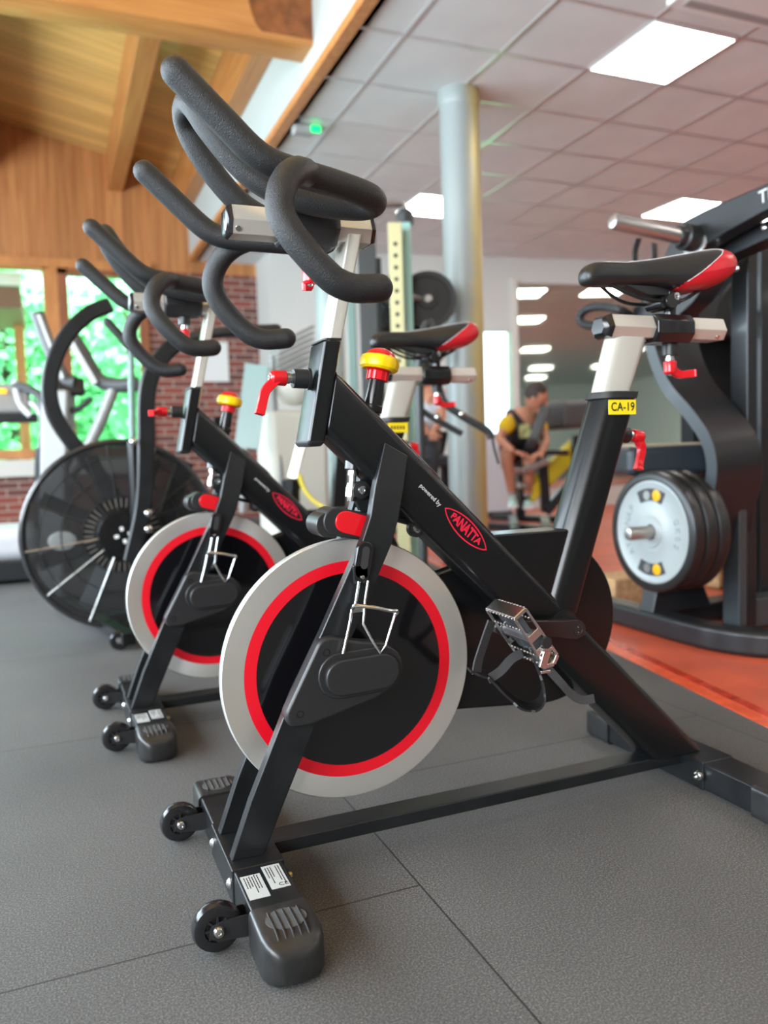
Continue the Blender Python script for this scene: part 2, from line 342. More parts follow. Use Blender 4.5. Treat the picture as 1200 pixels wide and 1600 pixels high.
# white fascia between the timber roof and the suspended ceiling, oak trim at its foot
M['fascia'] = mat('white_painted_fascia', (0.44, 0.47, 0.445), 0.7)
def wood(name, c0, c1, scale, rough=0.45, plank=None, plank_axis='X', coat=0.1, rot=None):
    m, t, bs = nmat(name); N = t.nodes.new; L = t.links.new
    tc = N('ShaderNodeTexCoord'); mp = N('ShaderNodeMapping'); mp.inputs['Scale'].default_value = scale; L(tc.outputs['Object'], mp.inputs['Vector'])
    n = N('ShaderNodeTexNoise'); n.inputs['Scale'].default_value = 3; n.inputs['Detail'].default_value = 6; n.inputs['Distortion'].default_value = 0.6; L(mp.outputs[0], n.inputs['Vector'])
    r = N('ShaderNodeValToRGB'); r.color_ramp.elements[0].position = 0.3; r.color_ramp.elements[0].color = (*c0, 1); r.color_ramp.elements[1].position = 0.72; r.color_ramp.elements[1].color = (*c1, 1); L(n.outputs['Fac'], r.inputs['Fac'])
    out = r.outputs['Color']
    if plank:
        sx = N('ShaderNodeSeparateXYZ'); L(tc.outputs['Object'], sx.inputs[0])
        d = N('ShaderNodeMath'); d.operation = 'DIVIDE'; d.inputs[1].default_value = plank; L(sx.outputs[plank_axis], d.inputs[0])
        fr = N('ShaderNodeMath'); fr.operation = 'FRACT'; L(d.outputs[0], fr.inputs[0])
        rr = N('ShaderNodeValToRGB'); rr.color_ramp.elements[0].position = 0.0; rr.color_ramp.elements[0].color = (0.5, 0.4, 0.3, 1); rr.color_ramp.elements[1].position = 0.10; rr.color_ramp.elements[1].color = (1, 1, 1, 1); L(fr.outputs[0], rr.inputs['Fac'])
        fl = N('ShaderNodeMath'); fl.operation = 'FLOOR'; L(d.outputs[0], fl.inputs[0]); wn = N('ShaderNodeTexWhiteNoise'); wn.noise_dimensions = '1D'; L(fl.outputs[0], wn.inputs['W'])
        mr = N('ShaderNodeMapRange'); mr.inputs['To Min'].default_value = 0.82; mr.inputs['To Max'].default_value = 1.12; L(wn.outputs['Value'], mr.inputs['Value'])
        a = N('ShaderNodeMix'); a.data_type = 'RGBA'; a.blend_type = 'MULTIPLY'; a.inputs[0].default_value = 1; L(out, a.inputs[6]); L(rr.outputs['Color'], a.inputs[7])
        a2 = N('ShaderNodeMix'); a2.data_type = 'RGBA'; a2.blend_type = 'MULTIPLY'; a2.inputs[0].default_value = 1; L(a.outputs[2], a2.inputs[6]); L(mr.outputs[0], a2.inputs[7]); out = a2.outputs[2]
    L(out, bs.inputs['Base Color']); bs.inputs['Roughness'].default_value = rough; bs.inputs['Coat Weight'].default_value = coat
    return m
M['beam'] = wood('glued_timber_beam', (0.42, 0.16, 0.035), (0.58, 0.26, 0.07), (0.6, 6, 9))
M['rafter'] = wood('timber_rafter', (0.36, 0.125, 0.03), (0.52, 0.22, 0.06), (9, 0.5, 6))
M['clad'] = wood('vertical_timber_cladding', (0.40, 0.145, 0.045), (0.56, 0.25, 0.085), (7, 7, 0.5), plank=0.095, plank_axis='X')
M['soffit'] = wood('timber_roof_boarding', (0.62, 0.34, 0.09), (0.76, 0.46, 0.15), (0.6, 8, 1), plank=0.12, plank_axis='Y')
M['jamb'] = wood('stained_window_timber', (0.20, 0.060, 0.022), (0.32, 0.11, 0.04), (6, 6, 1))
M['jamb2'] = wood('orange_window_timber', (0.45, 0.17, 0.05), (0.6, 0.26, 0.08), (6, 6, 1))
def roofz(x): return 4.145 - 0.215*x
b = nb(); prism(b, [(FX, H), (FX+0.10, H), (FX+0.10, 4.4), (FX, 4.4)], YF, YB); struct('wall_fascia', b, M['fascia'])
b = nb(); prism(b, [(FX-0.022, H-0.025), (FX+0.05, H-0.025), (FX+0.05, H+0.028), (FX-0.022, H+0.028)], YF, YB-0.1); struct('trim_3', b, M['jamb2'])
b = nb(); prism(b, [(XL, roofz(XL)), (FX+0.1, roofz(FX+0.1)), (FX+0.1, roofz(FX+0.1)+0.15), (XL, roofz(XL)+0.15)], YF, YB); struct('ceiling', b, M['soffit'])
for i, x in enumerate((0.24, 0.94, -1.20, -2.6)):
    w = 0.17 if i != 1 else 0.16; zb = 3.70 if i != 1 else 3.50
    b = nb(); prism(b, [(x, zb), (x+w-0.01, zb), (x+w-0.01, roofz(x+w-0.01)-0.003), (x, roofz(x)-0.003)], 3.61, YB-0.002)
    o = obj('rafter', b, M['rafter'], bevel=0.008)
    tag(o, ['timber rafter running back to the cladding, middle of the sloping roof', 'timber rafter tight against the white fascia', 'timber rafter above the windows, out of sight at the far left', 'timber rafter over the left wall, out of sight'][i], 'rafter', 'roof rafters')
b = nb(); prism(b, rpoly([(3.37, 3.17), (3.60, 3.17), (3.60, 4.02), (3.37, 4.02)], 0.006, 2), XL, FX+0.0, 'x')
o = obj('ceiling_beam', b, M['beam']); tag(o, 'thick glued timber beam crossing the roof at the top left', 'beam')
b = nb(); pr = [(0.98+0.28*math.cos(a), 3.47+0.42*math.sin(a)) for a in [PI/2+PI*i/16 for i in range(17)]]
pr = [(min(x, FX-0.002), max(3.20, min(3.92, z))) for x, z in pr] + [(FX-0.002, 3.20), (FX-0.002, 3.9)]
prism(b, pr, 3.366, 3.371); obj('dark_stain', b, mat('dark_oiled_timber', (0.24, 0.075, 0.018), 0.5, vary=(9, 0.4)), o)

# walls
def brick_mat():
    m, t, bs = nmat('red_brickwork'); N = t.nodes.new; L = t.links.new; tc = N('ShaderNodeTexCoord'); sx = N('ShaderNodeSeparateXYZ'); cx = N('ShaderNodeCombineXYZ')
    L(tc.outputs['Object'], sx.inputs[0]); L(sx.outputs['X'], cx.inputs['X']); L(sx.outputs['Z'], cx.inputs['Y'])
    br = N('ShaderNodeTexBrick'); br.inputs['Scale'].default_value = 1; br.inputs['Brick Width'].default_value = 0.24; br.inputs['Row Height'].default_value = 0.078; br.inputs['Mortar Size'].default_value = 0.008; br.inputs['Bias'].default_value = 0.0
    br.inputs['Color1'].default_value = (0.26, 0.060, 0.040, 1); br.inputs['Color2'].default_value = (0.13, 0.045, 0.038, 1); br.inputs['Mortar'].default_value = (0.34, 0.27, 0.22, 1)
    L(cx.outputs[0], br.inputs['Vector']); L(br.outputs['Color'], bs.inputs['Base Color']); bs.inputs['Roughness'].default_value = 0.9; return m
M['brick'] = brick_mat()
M['wall'] = mat('pale_grey_wall_paint', (0.56, 0.56, 0.52), 0.8)
M['sill'] = mat('pale_stone_sill', (0.62, 0.60, 0.55), 0.5)
WX0, WX1 = XL, 2.1
b = nb(); box2(b, (WX0, YB, 0), (WX1, YB+0.25, 0.60)); struct('wall_back', b, M['brick'])
b = nb(); box2(b, (0.60, YB, 0.60), (WX1, YB+0.25, 2.86)); struct('wall_back', b, M['brick'])
b = nb(); box2(b, (-1.20, YB, 2.86), (WX1, YB+0.25, 5.0)); box2(b, (WX0, YB, 4.42), (-1.20, YB+0.25, 5.0)); box2(b, (WX0, YB, 2.86), (-1.20, YB+0.25, 2.93)); struct('wall_back', b, M['clad'])
b = nb(); box2(b, (WX0, YB-0.06, 0.60), (0.60, YB+0.25, 0.78)); struct('trim_4', b, M['sill'], bevel=0.006)
# windows towards the garden
M['glass'] = mat('window_glass', (1, 1, 1), 0.0, trans=1.0)
def thin_glass():
    m = bpy.data.materials.new('thin_window_glass'); m.use_nodes = True; t = m.node_tree; t.nodes.clear(); N = t.nodes.new
    o = N('ShaderNodeOutputMaterial'); mx = N('ShaderNodeMixShader'); tr = N('ShaderNodeBsdfTransparent'); gl = N('ShaderNodeBsdfGlossy'); fr = N('ShaderNodeFresnel'); gl.inputs['Roughness'].default_value = 0.02; fr.inputs['IOR'].default_value = 1.35
    tr.inputs['Color'].default_value = (0.93, 0.98, 0.96, 1)
    t.links.new(fr.outputs[0], mx.inputs[0]); t.links.new(tr.outputs[0], mx.inputs[1]); t.links.new(gl.outputs[0], mx.inputs[2]); t.links.new(mx.outputs[0], o.inputs['Surface']); return m
M['thin_glass'] = thin_glass()
def window(n, x0, x1, fm, zb=0.79, zt=2.87, fw=0.06):
    b = nb()
    box2(b, (x0, YB-0.03, zb), (x0+fw, YB+0.12, zt)); box2(b, (x1-fw, YB-0.03, zb), (x1, YB+0.12, zt)); box2(b, (x0, YB-0.03, zb), (x1, YB+0.12, zb+0.10)); box2(b, (x0, YB-0.03, zt-fw), (x1, YB+0.12, zt))
    w = struct('window_%d' % n, b, fm, bevel=0.004); b = nb(); box2(b, (x0+fw-0.01, YB+0.05, zb+0.09), (x1-fw+0.01, YB+0.056, zt-fw+0.01)); obj('pane', b, M['thin_glass'], w)
window(1, -3.5, -1.95, M['jamb2']); window(6, -3.5, -1.21, M['jamb2'], zb=2.90, zt=4.45); window(2, -1.93, -0.42, M['jamb2']); window(3, -0.33, 0.60, M['jamb'], fw=0.10)
b = nb(); box2(b, (-0.42, YB-0.03, 0.78), (-0.33, YB+0.15, 2.86)); struct('trim_5', b, M['jamb2'])
b = nb(); box2(b, (WX0, YB-0.05, 2.83), (0.66, YB+0.02, 2.93)); struct('trim_6', b, M['jamb2'])
# the skewed pale wall behind the machines
def wy(x): return 7.6 - (x-1.09)/5.91
P0 = V(1.86, wy(1.86), 0); P1 = V(XR, wy(XR), 0); wdv = (P1-P0).normalized(); wn_ = V(wdv.y, -wdv.x, 0)   # towards the room
def on_wall(x, off=0.0): return V(x, wy(x), 0) + wn_*off
def wall_piece(name, x0, x1, z0, z1, m, t0=-0.12, t1=0.0, kind='structure', parent=None, bevel=0):
    b = nb(); a = on_wall(x0, t0); c = on_wall(x1, t0); d = on_wall(x1, t1); e = on_wall(x0, t1)
    lo = [b.verts.new(V(p.x, p.y, z0)) for p in (a, c, d, e)]; hi = [b.verts.new(V(p.x, p.y, z1)) for p in (a, c, d, e)]
    b.faces.new(lo); b.faces.new(hi)
    for i in range(4): b.faces.new((lo[i], lo[(i+1) % 4], hi[(i+1) % 4], hi[i]))
    o = obj(name, b, m, parent, bevel=bevel)
    if kind and not parent: o['kind'] = kind
    return o
wall_piece('wall_back', 1.86, 4.30, 0, H, M['wall']); wall_piece('wall_back', 4.30, 4.66, 2.16, H, M['wall']); wall_piece('wall_back', 4.66, XR-0.02, 0, H, M['wall']); wall_piece('wall_back', 4.30, 4.66, 0, 0.15, M['wall'])
b = nb(); box2(b, (1.86, wy(1.86), 0), (1.90, YB, H)); struct('wall_return', b, M['wall'])
w = wall_piece('window_4', 4.28, 4.68, 2.13, 2.19, M['wall'], -0.05, 0.02); wall_piece('pane', 4.30, 4.66, 0.15, 2.16, M['thin_glass'], -0.06, -0.055, parent=w)
wall_piece('trim_7', 4.66, 4.74, 0, 2.75, M['sill'], 0.0, 0.03)
M['mirror'] = mat('wall_mirror', (0.72, 0.80, 0.70), 0.03, 1.0)
o = wall_piece('wall_mirror', 4.76, 9.9, 0.25, 2.70, M['mirror'], 0.002, 0.012, kind=None); tag(o, 'tall wall mirror behind the seated man, showing rows of ceiling lights', 'mirror')
# outer walls out of view
b = nb(); box2(b, (XR, YF, 0), (XR+0.15, YB, H)); struct('wall_right', b, M['wall'])
b = nb(); box2(b, (XL, YF-0.15, 0), (XR, YF, 5.0)); struct('wall_front', b, M['wall'])
b = nb(); box2(b, (XL-0.15, YF, 0), (XL, YB, 0.8)); box2(b, (XL-0.15, YF, 2.75), (XL, YB, 5.2)); box2(b, (XL-0.15, 6.5, 0.8), (XL, YB, 2.75)); box2(b, (XL-0.15, YF, 0.8), (XL, -6.0, 2.75)); struct('wall_left', b, M['clad'])
b = nb()
for y in (-4.0, -2.0, -1.3, 0.6, 2.6, 4.6): box2(b, (XL-0.1, y-0.05, 0.8), (XL, y+0.05, 2.75))
struct('window_5', b, M['jamb2'])

# ceiling lights
M['panel'] = mat('lit_panel', (1, 1, 1), 0.5, emis=((1.0, 0.965, 0.90), PANEL_POWER))
M['white_metal'] = mat('white_enamel', (0.75, 0.75, 0.73), 0.4)
spots = [(2, 0, 'square ceiling light panel, largest of them, at the top right'), (2, 5, 'square ceiling light panel half hidden behind the concrete column'), (6, 4, 'square ceiling light panel above the weight peg of the black machine'),
         (7, 0, None), (2, -5, None), (2, -10, None), (9, -7, None), (11, -14, None), (12, -19, None), (8, 4, None), (13, -8, None), (14, -14, None), (6, -5, None), (6, -10, None), (6, -15, None), (2, -15, None), (6, -20, None), (2, -20, None)]
for i, j, lab in spots:
    x0 = 1.42+0.6*i; y0 = 2.18+0.593*j
    t = thing('ceiling_light', lab or 'square ceiling light panel out of the picture behind the camera side', 'ceiling light', group='square ceiling light panels')
    b = nb(); box2(b, (x0+0.012, y0+0.012, H-0.012), (x0+0.588, y0+0.581, H-0.001)); obj('light_frame', b, M['white_metal'], t)
    b = nb(); box2(b, (x0+0.022, y0+0.022, H-0.014), (x0+0.578, y0+0.571, H-0.0115)); obj('diffuser', b, M['panel'], t)
    rebase(t)
# air unit at the very top of the picture
t = thing('ceiling_air_unit', 'white slotted air unit on the ceiling at the top right edge', 'air conditioner')
b = nb(); box2(b, (2.55, 1.55, H-0.035), (3.35, 2.02, H-0.002)); obj('unit_body', b, M['white_metal'], t, bevel=0.006)
for y in (1.60, 1.93):
    b = nb(); box2(b, (2.62, y, H-0.039), (3.28, y+0.05, H-0.034)); obj('louvre', b, mat('grey_louvre', (0.35, 0.33, 0.32), 0.5), t)
rebase(t)
# emergency light
t = thing('emergency_light', 'small white ceiling fitting with a glowing green lamp', 'emergency light')
p = at(482, 211, z=H-0.05)
b = nb(); box(b, (p.x-0.05, p.y-0.03, H-0.035), (0.14, 0.08, 0.062)); obj('fitting_body', b, mat('grey_fitting', (0.38, 0.38, 0.37), 0.5), t, bevel=0.01)
b = nb(); box(b, (p.x+0.03, p.y-0.077, H-0.035), (0.065, 0.012, 0.042)); obj('green_lamp', b, mat('green_glow', (0.0, 0.5, 0.1), 0.4, emis=((0.0, 1.0, 0.18), 1.3)), t)
rebase(t)
# columns
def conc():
    # grey-blue metal; warm reflection painted in ochre down one side, blotched
    m, t, bs = nmat('column_painted_reflection'); N = t.nodes.new; L = t.links.new; tc = N('ShaderNodeTexCoord'); sx = N('ShaderNodeSeparateXYZ'); L(tc.outputs['Generated'], sx.inputs[0])
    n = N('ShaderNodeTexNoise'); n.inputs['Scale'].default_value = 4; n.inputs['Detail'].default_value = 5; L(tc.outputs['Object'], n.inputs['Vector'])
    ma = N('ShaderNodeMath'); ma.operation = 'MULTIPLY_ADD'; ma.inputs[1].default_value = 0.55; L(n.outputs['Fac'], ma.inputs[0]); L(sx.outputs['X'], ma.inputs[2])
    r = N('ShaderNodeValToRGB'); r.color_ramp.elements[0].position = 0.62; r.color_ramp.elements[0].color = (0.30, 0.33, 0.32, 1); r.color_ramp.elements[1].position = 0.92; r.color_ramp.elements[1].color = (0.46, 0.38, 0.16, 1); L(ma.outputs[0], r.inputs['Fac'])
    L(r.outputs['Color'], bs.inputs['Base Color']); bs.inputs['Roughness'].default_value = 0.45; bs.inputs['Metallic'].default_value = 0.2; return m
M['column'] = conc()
cc = (2.03, 3.30)
t = thing('round_column', 'mottled grey round column, warm reflection painted in ochre down one side', 'column')
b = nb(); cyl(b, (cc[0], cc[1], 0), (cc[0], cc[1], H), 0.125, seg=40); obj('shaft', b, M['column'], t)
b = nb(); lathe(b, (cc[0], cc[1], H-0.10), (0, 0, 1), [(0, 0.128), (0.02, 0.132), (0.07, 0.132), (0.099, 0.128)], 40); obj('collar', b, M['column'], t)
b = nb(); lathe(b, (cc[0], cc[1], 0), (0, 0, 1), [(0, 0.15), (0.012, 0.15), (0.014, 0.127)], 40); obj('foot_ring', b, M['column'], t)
rebase(t)
p = at(522, 700, y=5.6)
t = thing('round_column', 'pale green round column behind the nearest handlebar post', 'column')
b = nb(); cyl(b, (p.x, 5.6, 0), (p.x, 5.6, H), 0.125, seg=32); obj('shaft', b, mat('pale_green_column', (0.36, 0.44, 0.41), 0.5, 0.1, vary=(4, 0.15)), t)
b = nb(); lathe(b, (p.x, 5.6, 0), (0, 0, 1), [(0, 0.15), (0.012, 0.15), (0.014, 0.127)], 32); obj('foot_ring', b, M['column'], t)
rebase(t)

# ------------------------------------------------------------------ outside: lawn, hedge of leafy trees, neighbour's eave
M['lawn'] = mat('lawn', (0.25, 0.62, 0.25), 0.9, vary=(3, 0.4))
b = nb(); box2(b, (-16, YB+0.3, -0.35), (12, 30, -0.30)); struct('ground_outside', b, M['lawn'])
M['leaf'] = [mat('leaf_green_%s' % n, c, 0.5) for n, c in (('bright', (0.26, 0.74, 0.38)), ('mid', (0.20, 0.64, 0.42)), ('light', (0.36, 0.82, 0.48)))]
M['bark'] = mat('bark', (0.09, 0.06, 0.04), 0.9)
def tree(x, y, h, r, k, seed, lab):
    rnd = random.Random(seed); t = thing('leafy_tree', lab, 'tree', group='trees outside the windows')
    b = nb(); tube(b, [(x, y, -0.32), (x+0.05, y, h*0.4), (x-0.05, y, h*0.75)], 0.12, 10, 4); 
    for i in range(5):
        a = i*1.3; tube(b, [(x, y, h*0.35+i*0.15), (x+math.cos(a)*r*0.5, y+math.sin(a)*r*0.5, h*0.6+i*0.1)], 0.04, 8)
    obj('trunk', b, M['bark'], t); b = nb()
    for i in range(2600):
        u = rnd.uniform(-1, 1); a = rnd.uniform(0, 2*PI); q = math.sqrt(1-u*u); rr = r*(0.72+0.32*noise.noise(V(q*math.cos(a)*2+seed, q*math.sin(a)*2, u*2))+rnd.uniform(-0.25, 0.08))
        c = V(x+q*math.cos(a)*rr, y+q*math.sin(a)*rr, h*0.55+u*rr*h*0.5/r)
        if c.z < -0.25: c.z = -0.25+rnd.random()*0.3
        s = rnd.uniform(0.06, 0.15); m = Matrix.Rotation(rnd.uniform(0, 6.3), 3, V(rnd.uniform(-1, 1), rnd.uniform(-1, 1), rnd.uniform(-1, 1)).normalized())
        vs = [b.verts.new(c+m@V(*e)*s) for e in ((-0.5, 0, 0), (0, 0.9, 0.12), (0.5, 0, 0), (0, -0.9, 0.12))]; b.faces.new(vs)
    obj('crown', b, M['leaf'][k], t); rebase(t)
tn = 0
for (x, y, h, r, k, lab) in ((-1.15, 14.0, 4.6, 1.05, 0, 'bushy green tree seen through the left pane'), (1.15, 13.4, 5.2, 1.15, 2, 'light green tree seen through the right pane'), (3.9, 13.5, 5.8, 1.5, 1, 'tree outside past the right pane, beyond the brick wall'),
                        (-0.3, 19.5, 7.5, 2.3, 2, 'tall pale tree at the back of the garden')):
    tn += 1; tree(x, y, h, r, k, tn, lab)
t = thing('garden_hedge', 'long bright green hedge closing the garden behind the trees', 'hedge')
b = nb(); box2(b, (-2.6, 16.0, -0.3), (6.5, 17.0, 3.9)); obj('hedge_core', b, M['leaf'][0], t)
b = nb(); rnd = random.Random(5)
for i in range(9000):
    c = V(rnd.uniform(-2.7, 6.6), 15.9+rnd.uniform(-0.25, 0.05), rnd.uniform(-0.25, 4.1+0.25*math.sin(i))); s_ = rnd.uniform(0.06, 0.15)
    m = Matrix.Rotation(rnd.uniform(0, 6.3), 3, V(rnd.uniform(-1, 1), rnd.uniform(-1, 1), rnd.uniform(-1, 1)).normalized())
    b.faces.new([b.verts.new(c+m@V(*e)*s_) for e in ((-0.5, 0, 0), (0, 0.9, 0.12), (0.5, 0, 0), (0, -0.9, 0.12))])
obj('foliage', b, M['leaf'][2], t)['kind'] = 'stuff'; rebase(t)
t = thing('neighbour_eave', 'brown roof edge with white fascia outside the left window', 'roof')
b = nb(); box2(b, (-1.35, 9.0, 2.55), (-0.72, 10.6, 2.80)); obj('roof_board', b, mat('brown_eave', (0.22, 0.10, 0.07), 0.6), t)
b = nb(); box2(b, (-1.35, 8.94, 2.80), (-0.70, 8.99, 2.95)); obj('white_gutter', b, M['white_metal'], t)
for x in (-1.30, -0.86):
    b = nb(); box2(b, (x, 10.2, -0.31), (x+0.12, 10.32, 2.56)); obj('post', b, M['jamb2'], t)
rebase(t)

# ================================================================== the spin bikes
def mirror_pts(pts): return [(p[0], -p[1], p[2]) for p in pts]
def make_bike():
    t = thing('spin_bike', 'black spin bike in the foreground with the CA-19 sticker', 'exercise bike')
    # --- frame: main tube, seat tube, gusset and long floor beam, welded
    f = nb()
    def oval(cx, cz, ax, az, w, h, r, n=6):
        # ring round (cx,0,cz): local axis a in xz plane, other axis y
        pts = []
        for sx, sy, a0 in ((1, 1, 0), (-1, 1, PI/2), (-1, -1, PI), (1, -1, 3*PI/2)):
            for i in range(n+1):
                a = a0+PI/2*i/n
                p = sx*(w/2-r) + r*math.cos(a); q = sy*(h/2-r) + r*math.sin(a)
                pts.append(V(cx+p*ax, q, cz+p*az))
        return pts
    # main tube, section axis perpendicular to its run
    d = V(1, 0, -0.997).normalized(); nrm = V(-d.z, 0, d.x)   # upwards normal
    if nrm.z < 0: nrm = -nrm
    def msec(tt):
        x = -0.040 + (0.72+0.040)*tt; zc = (0.847-0.991*x + 0.715-1.003*x)/2
        ring = oval(x, zc, nrm.x, nrm.z, 0.0935, 0.080, 0.016)
        if tt == 0: ring = [p + d*((-0.052+(p.z-0.752)*0.207-p.x)/(d.x-d.z*0.207)) for p in ring]
        else: ring = [p + d*((0.064-p.z)/d.z) for p in ring]
        return ring
    sweep(f, msec, 0, 1, 1)
    # seat tube with a rounded front
    def ssec(tt):
        z = 0.40 + (0.826-0.40)*tt; k = (z-0.40)/(0.826-0.40)
        xl = 0.378 + (0.531-0.378)*k; xr = 0.462 + (0.612-0.462)*k
        pts = []; w = xr-xl
        for i in range(13):
            a = PI/2 + PI*i/12; pts.append(V(xl+0.040+0.040*math.cos(a), 0.040*math.sin(a), z))
        for i in range(7):
            a = -PI/2 + PI/2*i/6; pts.append(V(xr-0.012+0.012*math.cos(a), -0.028+0.012*math.sin(a), z-0.0))
        for i in range(7):
            a = PI/2*i/6; pts.append(V(xr-0.012+0.012*math.cos(a), 0.028+0.012*math.sin(a), z))
        return pts
    sweep(f, ssec, 0, 1, 1)
    # gusset box
    prism(f, [(0.265, 0.568), (0.445, 0.568), (0.40, 0.440), (0.39, 0.44)], -0.034, 0.034)
    obj('frame', f, M['frame'], t, bevel=0.004, seg=3)
    b = nb(); box2(b, (-0.17, -0.027, 0.040), (0.735, 0.027, 0.065)); obj('floor_beam', b, M['frame_rough'], t, bevel=0.003)
    # --- head tube
    b = nb(); c0 = V(-0.0675, 0, 0.752); c1 = V(-0.032, 0, 0.921)
    def hsec(tt):
        c = c0.lerp(c1, tt); return oval(c.x, c.z, 1, 0, 0.030, 0.080, 0.005, 4)
    sweep(b, hsec, 0, 1, 1); h = obj('head_tube', b, M['frame'], t, bevel=0.0015)
    b = nb()
    def csec(tt):
        c = c0 + (c0-c1).normalized()*(0.010*tt-0.001); k = 1-0.35*tt*tt; return oval(c.x, c.z, 1, 0, 0.032*k, 0.082*(1-0.15*tt*tt), 0.006*k, 4)
    sweep(b, csec, 0, 1, 4); obj('bottom_cap', b, M['plastic'], h)
    b = nb(); c = c1 + (c1-c0).normalized()*0.002
    def tsec(tt):
        q = c + (c1-c0).normalized()*0.003*tt; return oval(q.x, q.z, 1, 0, 0.032, 0.082, 0.006, 4)
    sweep(b, tsec, 0, 1, 1); obj('top_rim', b, M['plastic'], h)
    # --- fork blades: bent flat tubes either side of the flywheel
    st_ = [((.056, .747), (.100, .722), .044), ((.030, .668), (.084, .660), .055), ((.018, .622), (.070, .612), .062), ((.000, .580), (.055, .572), .066), ((-.018, .547), (.041, .545), .067), ((-.045, .496), (.014, .492), .067),
           ((-.080, .428), (-.018, .428), .066), ((-.135, .330), (-.068, .330), .065), ((-.213, .158), (-.150, .158), .063), ((-.249, .064), (-.193, .064), .062)]
    for s in (-1, 1):
        b = nb(); rings = [[b.verts.new(p) for p in (V(l[0], s*yo, l[1]), V(r[0], s*yo, r[1]), V(r[0], s*(yo-.022), r[1]), V(l[0], s*(yo-.022), l[1]))] for l, r, yo in st_]
        for A, B in zip(rings, rings[1:]):
            for i in range(4): b.faces.new((A[i], A[(i+1) % 4], B[(i+1) % 4], B[i]))
        b.faces.new(rings[0]); b.faces.new(rings[-1]); obj('fork_blade', b, M['frame_rough'], t, bevel=0.0025)
    # weld plates on the main tube
    # --- stabilisers
    def stabil(x0, x1, half, zt, name):
        b = nb(); box2(b, (x0, -half+0.075, 0.006), (x1, half-0.075, zt)); st = obj(name, b, M['frame_rough'], t, bevel=0.004)
        b = nb(); box2(b, (x0-0.003, -0.092, 0.005), (x1+0.003, 0.092, zt+0.002)); obj('sleeve', b, M['frame_rough'], st, bevel=0.003)
        for s in (-1, 1):
            cap = nb()
            pts = lambda k, yy: [V(p[0], yy, p[1]) for p in rpoly([(x0-0.005+k, 0.0+k*0.3), (x1+0.005-k, 0.0+k*0.3), (x1+0.005-k, zt+0.003-k*0.9), (x0-0.005+k, zt+0.003-k*0.9)], 0.012, 4)]
            ys = [half-0.105, half-0.035, half-0.018, half-0.006, half]; ks = [0, 0, 0.004, 0.013, 0.026]
            rings = [[cap.verts.new(p) for p in pts(k, s*yy)] for k, yy in zip(ks, ys)]
            for A, B in zip(rings, rings[1:]):
                n = len(A)
                for i in range(n): cap.faces.new((A[i], A[(i+1) % n], B[(i+1) % n], B[i]))
            cap.faces.new(rings[0]); cap.faces.new(rings[-1])
            ec = obj('end_cap', cap, M['cap'], st, bevel=0.0)
            if name == 'front_stabilizer':
                g = nb(); cx = (x0+x1)/2
                pl = [(cx+0.030*math.cos(a)*(1), s*(half-0.062)+0.026*math.sin(a)) for a in [2*PI*i/32 for i in range(32)]]
                prism(g, pl, zt+0.001, zt+0.0042, 'z'); obj('grip_pad', g, M['grip_pad'], ec)
                g = nb()
                for i in range(5):
                    xx = cx-0.022+0.011*i; tube(g, [(xx, s*(half-0.084), zt+0.0045), (xx, s*(half-0.040), zt+0.0045), (xx, s*(half-0.022), zt+0.0002), (xx, s*(half-0.014), zt-0.006)], 0.0016, 6, 3)
                obj('grip_rib', g, M['cap'], ec)
        return st
    fs = stabil(-0.252, -0.170, 0.322, 0.063, 'front_stabilizer')
    rs = stabil(0.733, 0.811, 0.322, 0.063, 'rear_stabilizer')
    for st, xs in ((fs, (-0.256,)), (rs, (0.729,))):
        for x in xs:
            for y in (-0.075, 0.075):
                b = nb(); lathe(b, (x+0.002, y, 0.036), (-1, 0, 0), [(0, 0.009), (0.002, 0.009), (0.006, 0.006), (0.008, 0.002)], 14); obj('bolt', b, M['steel'], st)
    b = nb(); lathe(b, (-0.166, -0.083, 0.030), (1, 0, 0), [(0, 0.009), (0.003, 0.009), (0.003, 0.006), (0.012, 0.006), (0.014, 0.003)], 10); obj('bolt', b, mat('brass_bolt', (0.5, 0.4, 0.22), 0.35, 1.0), fs)
    b = nb(); lathe(b, (0.770, -0.0, 0.0), (0, 0, 1), [(0, 0.004), (0.001, 0.003)], 8); b.free()
    b = nb(); lathe(b, (0.728, -0.086, 0.036), (-1, 0, 0), [(0, 0.010), (0.002, 0.010), (0.006, 0.0085), (0.007, 0.005), (0.014, 0.005), (0.016, 0.003)], 12); obj('hex_bolt', b, M['steel'], rs)
    # rating plates
    for (x, y, w, h, kind) in ((-0.231, -0.152, 0.032, 0.072, 0), (-0.194, -0.136, 0.030, 0.074, 1)):
        b = nb(); box2(b, (x-w/2, y-h/2, 0.0634), (x+w/2, y+h/2, 0.0639)); pl = obj('rating_plate', b, M['label'], fs)
        b = nb()
        rnd = random.Random(kind+3)
        for i in range(6):
            if i in (3,) and kind: continue
            L = h*rnd.uniform(0.35, 0.8); yy = y+h/2-0.006-L
            xx = x-w/2+0.004+i*0.0042
            k = yy
            while k < yy+L:
                s_ = rnd.uniform(0.002, 0.006); box2(b, (xx, k, 0.0639), (xx+0.0016, k+s_, 0.0641)); k += s_+0.0012
        obj('small_print', b, M['ink'], pl)
        if kind:
            ce = text_mesh('ce_mark', 'CE', 0.013, M['ink'], pl, Matrix.Translation((x+0.006, y-h/2+0.010, 0.0641)) @ Matrix.Rotation(-PI/2, 4, 'Z') @ Matrix.Rotation(PI/2, 4, 'Z'), 0.00005)
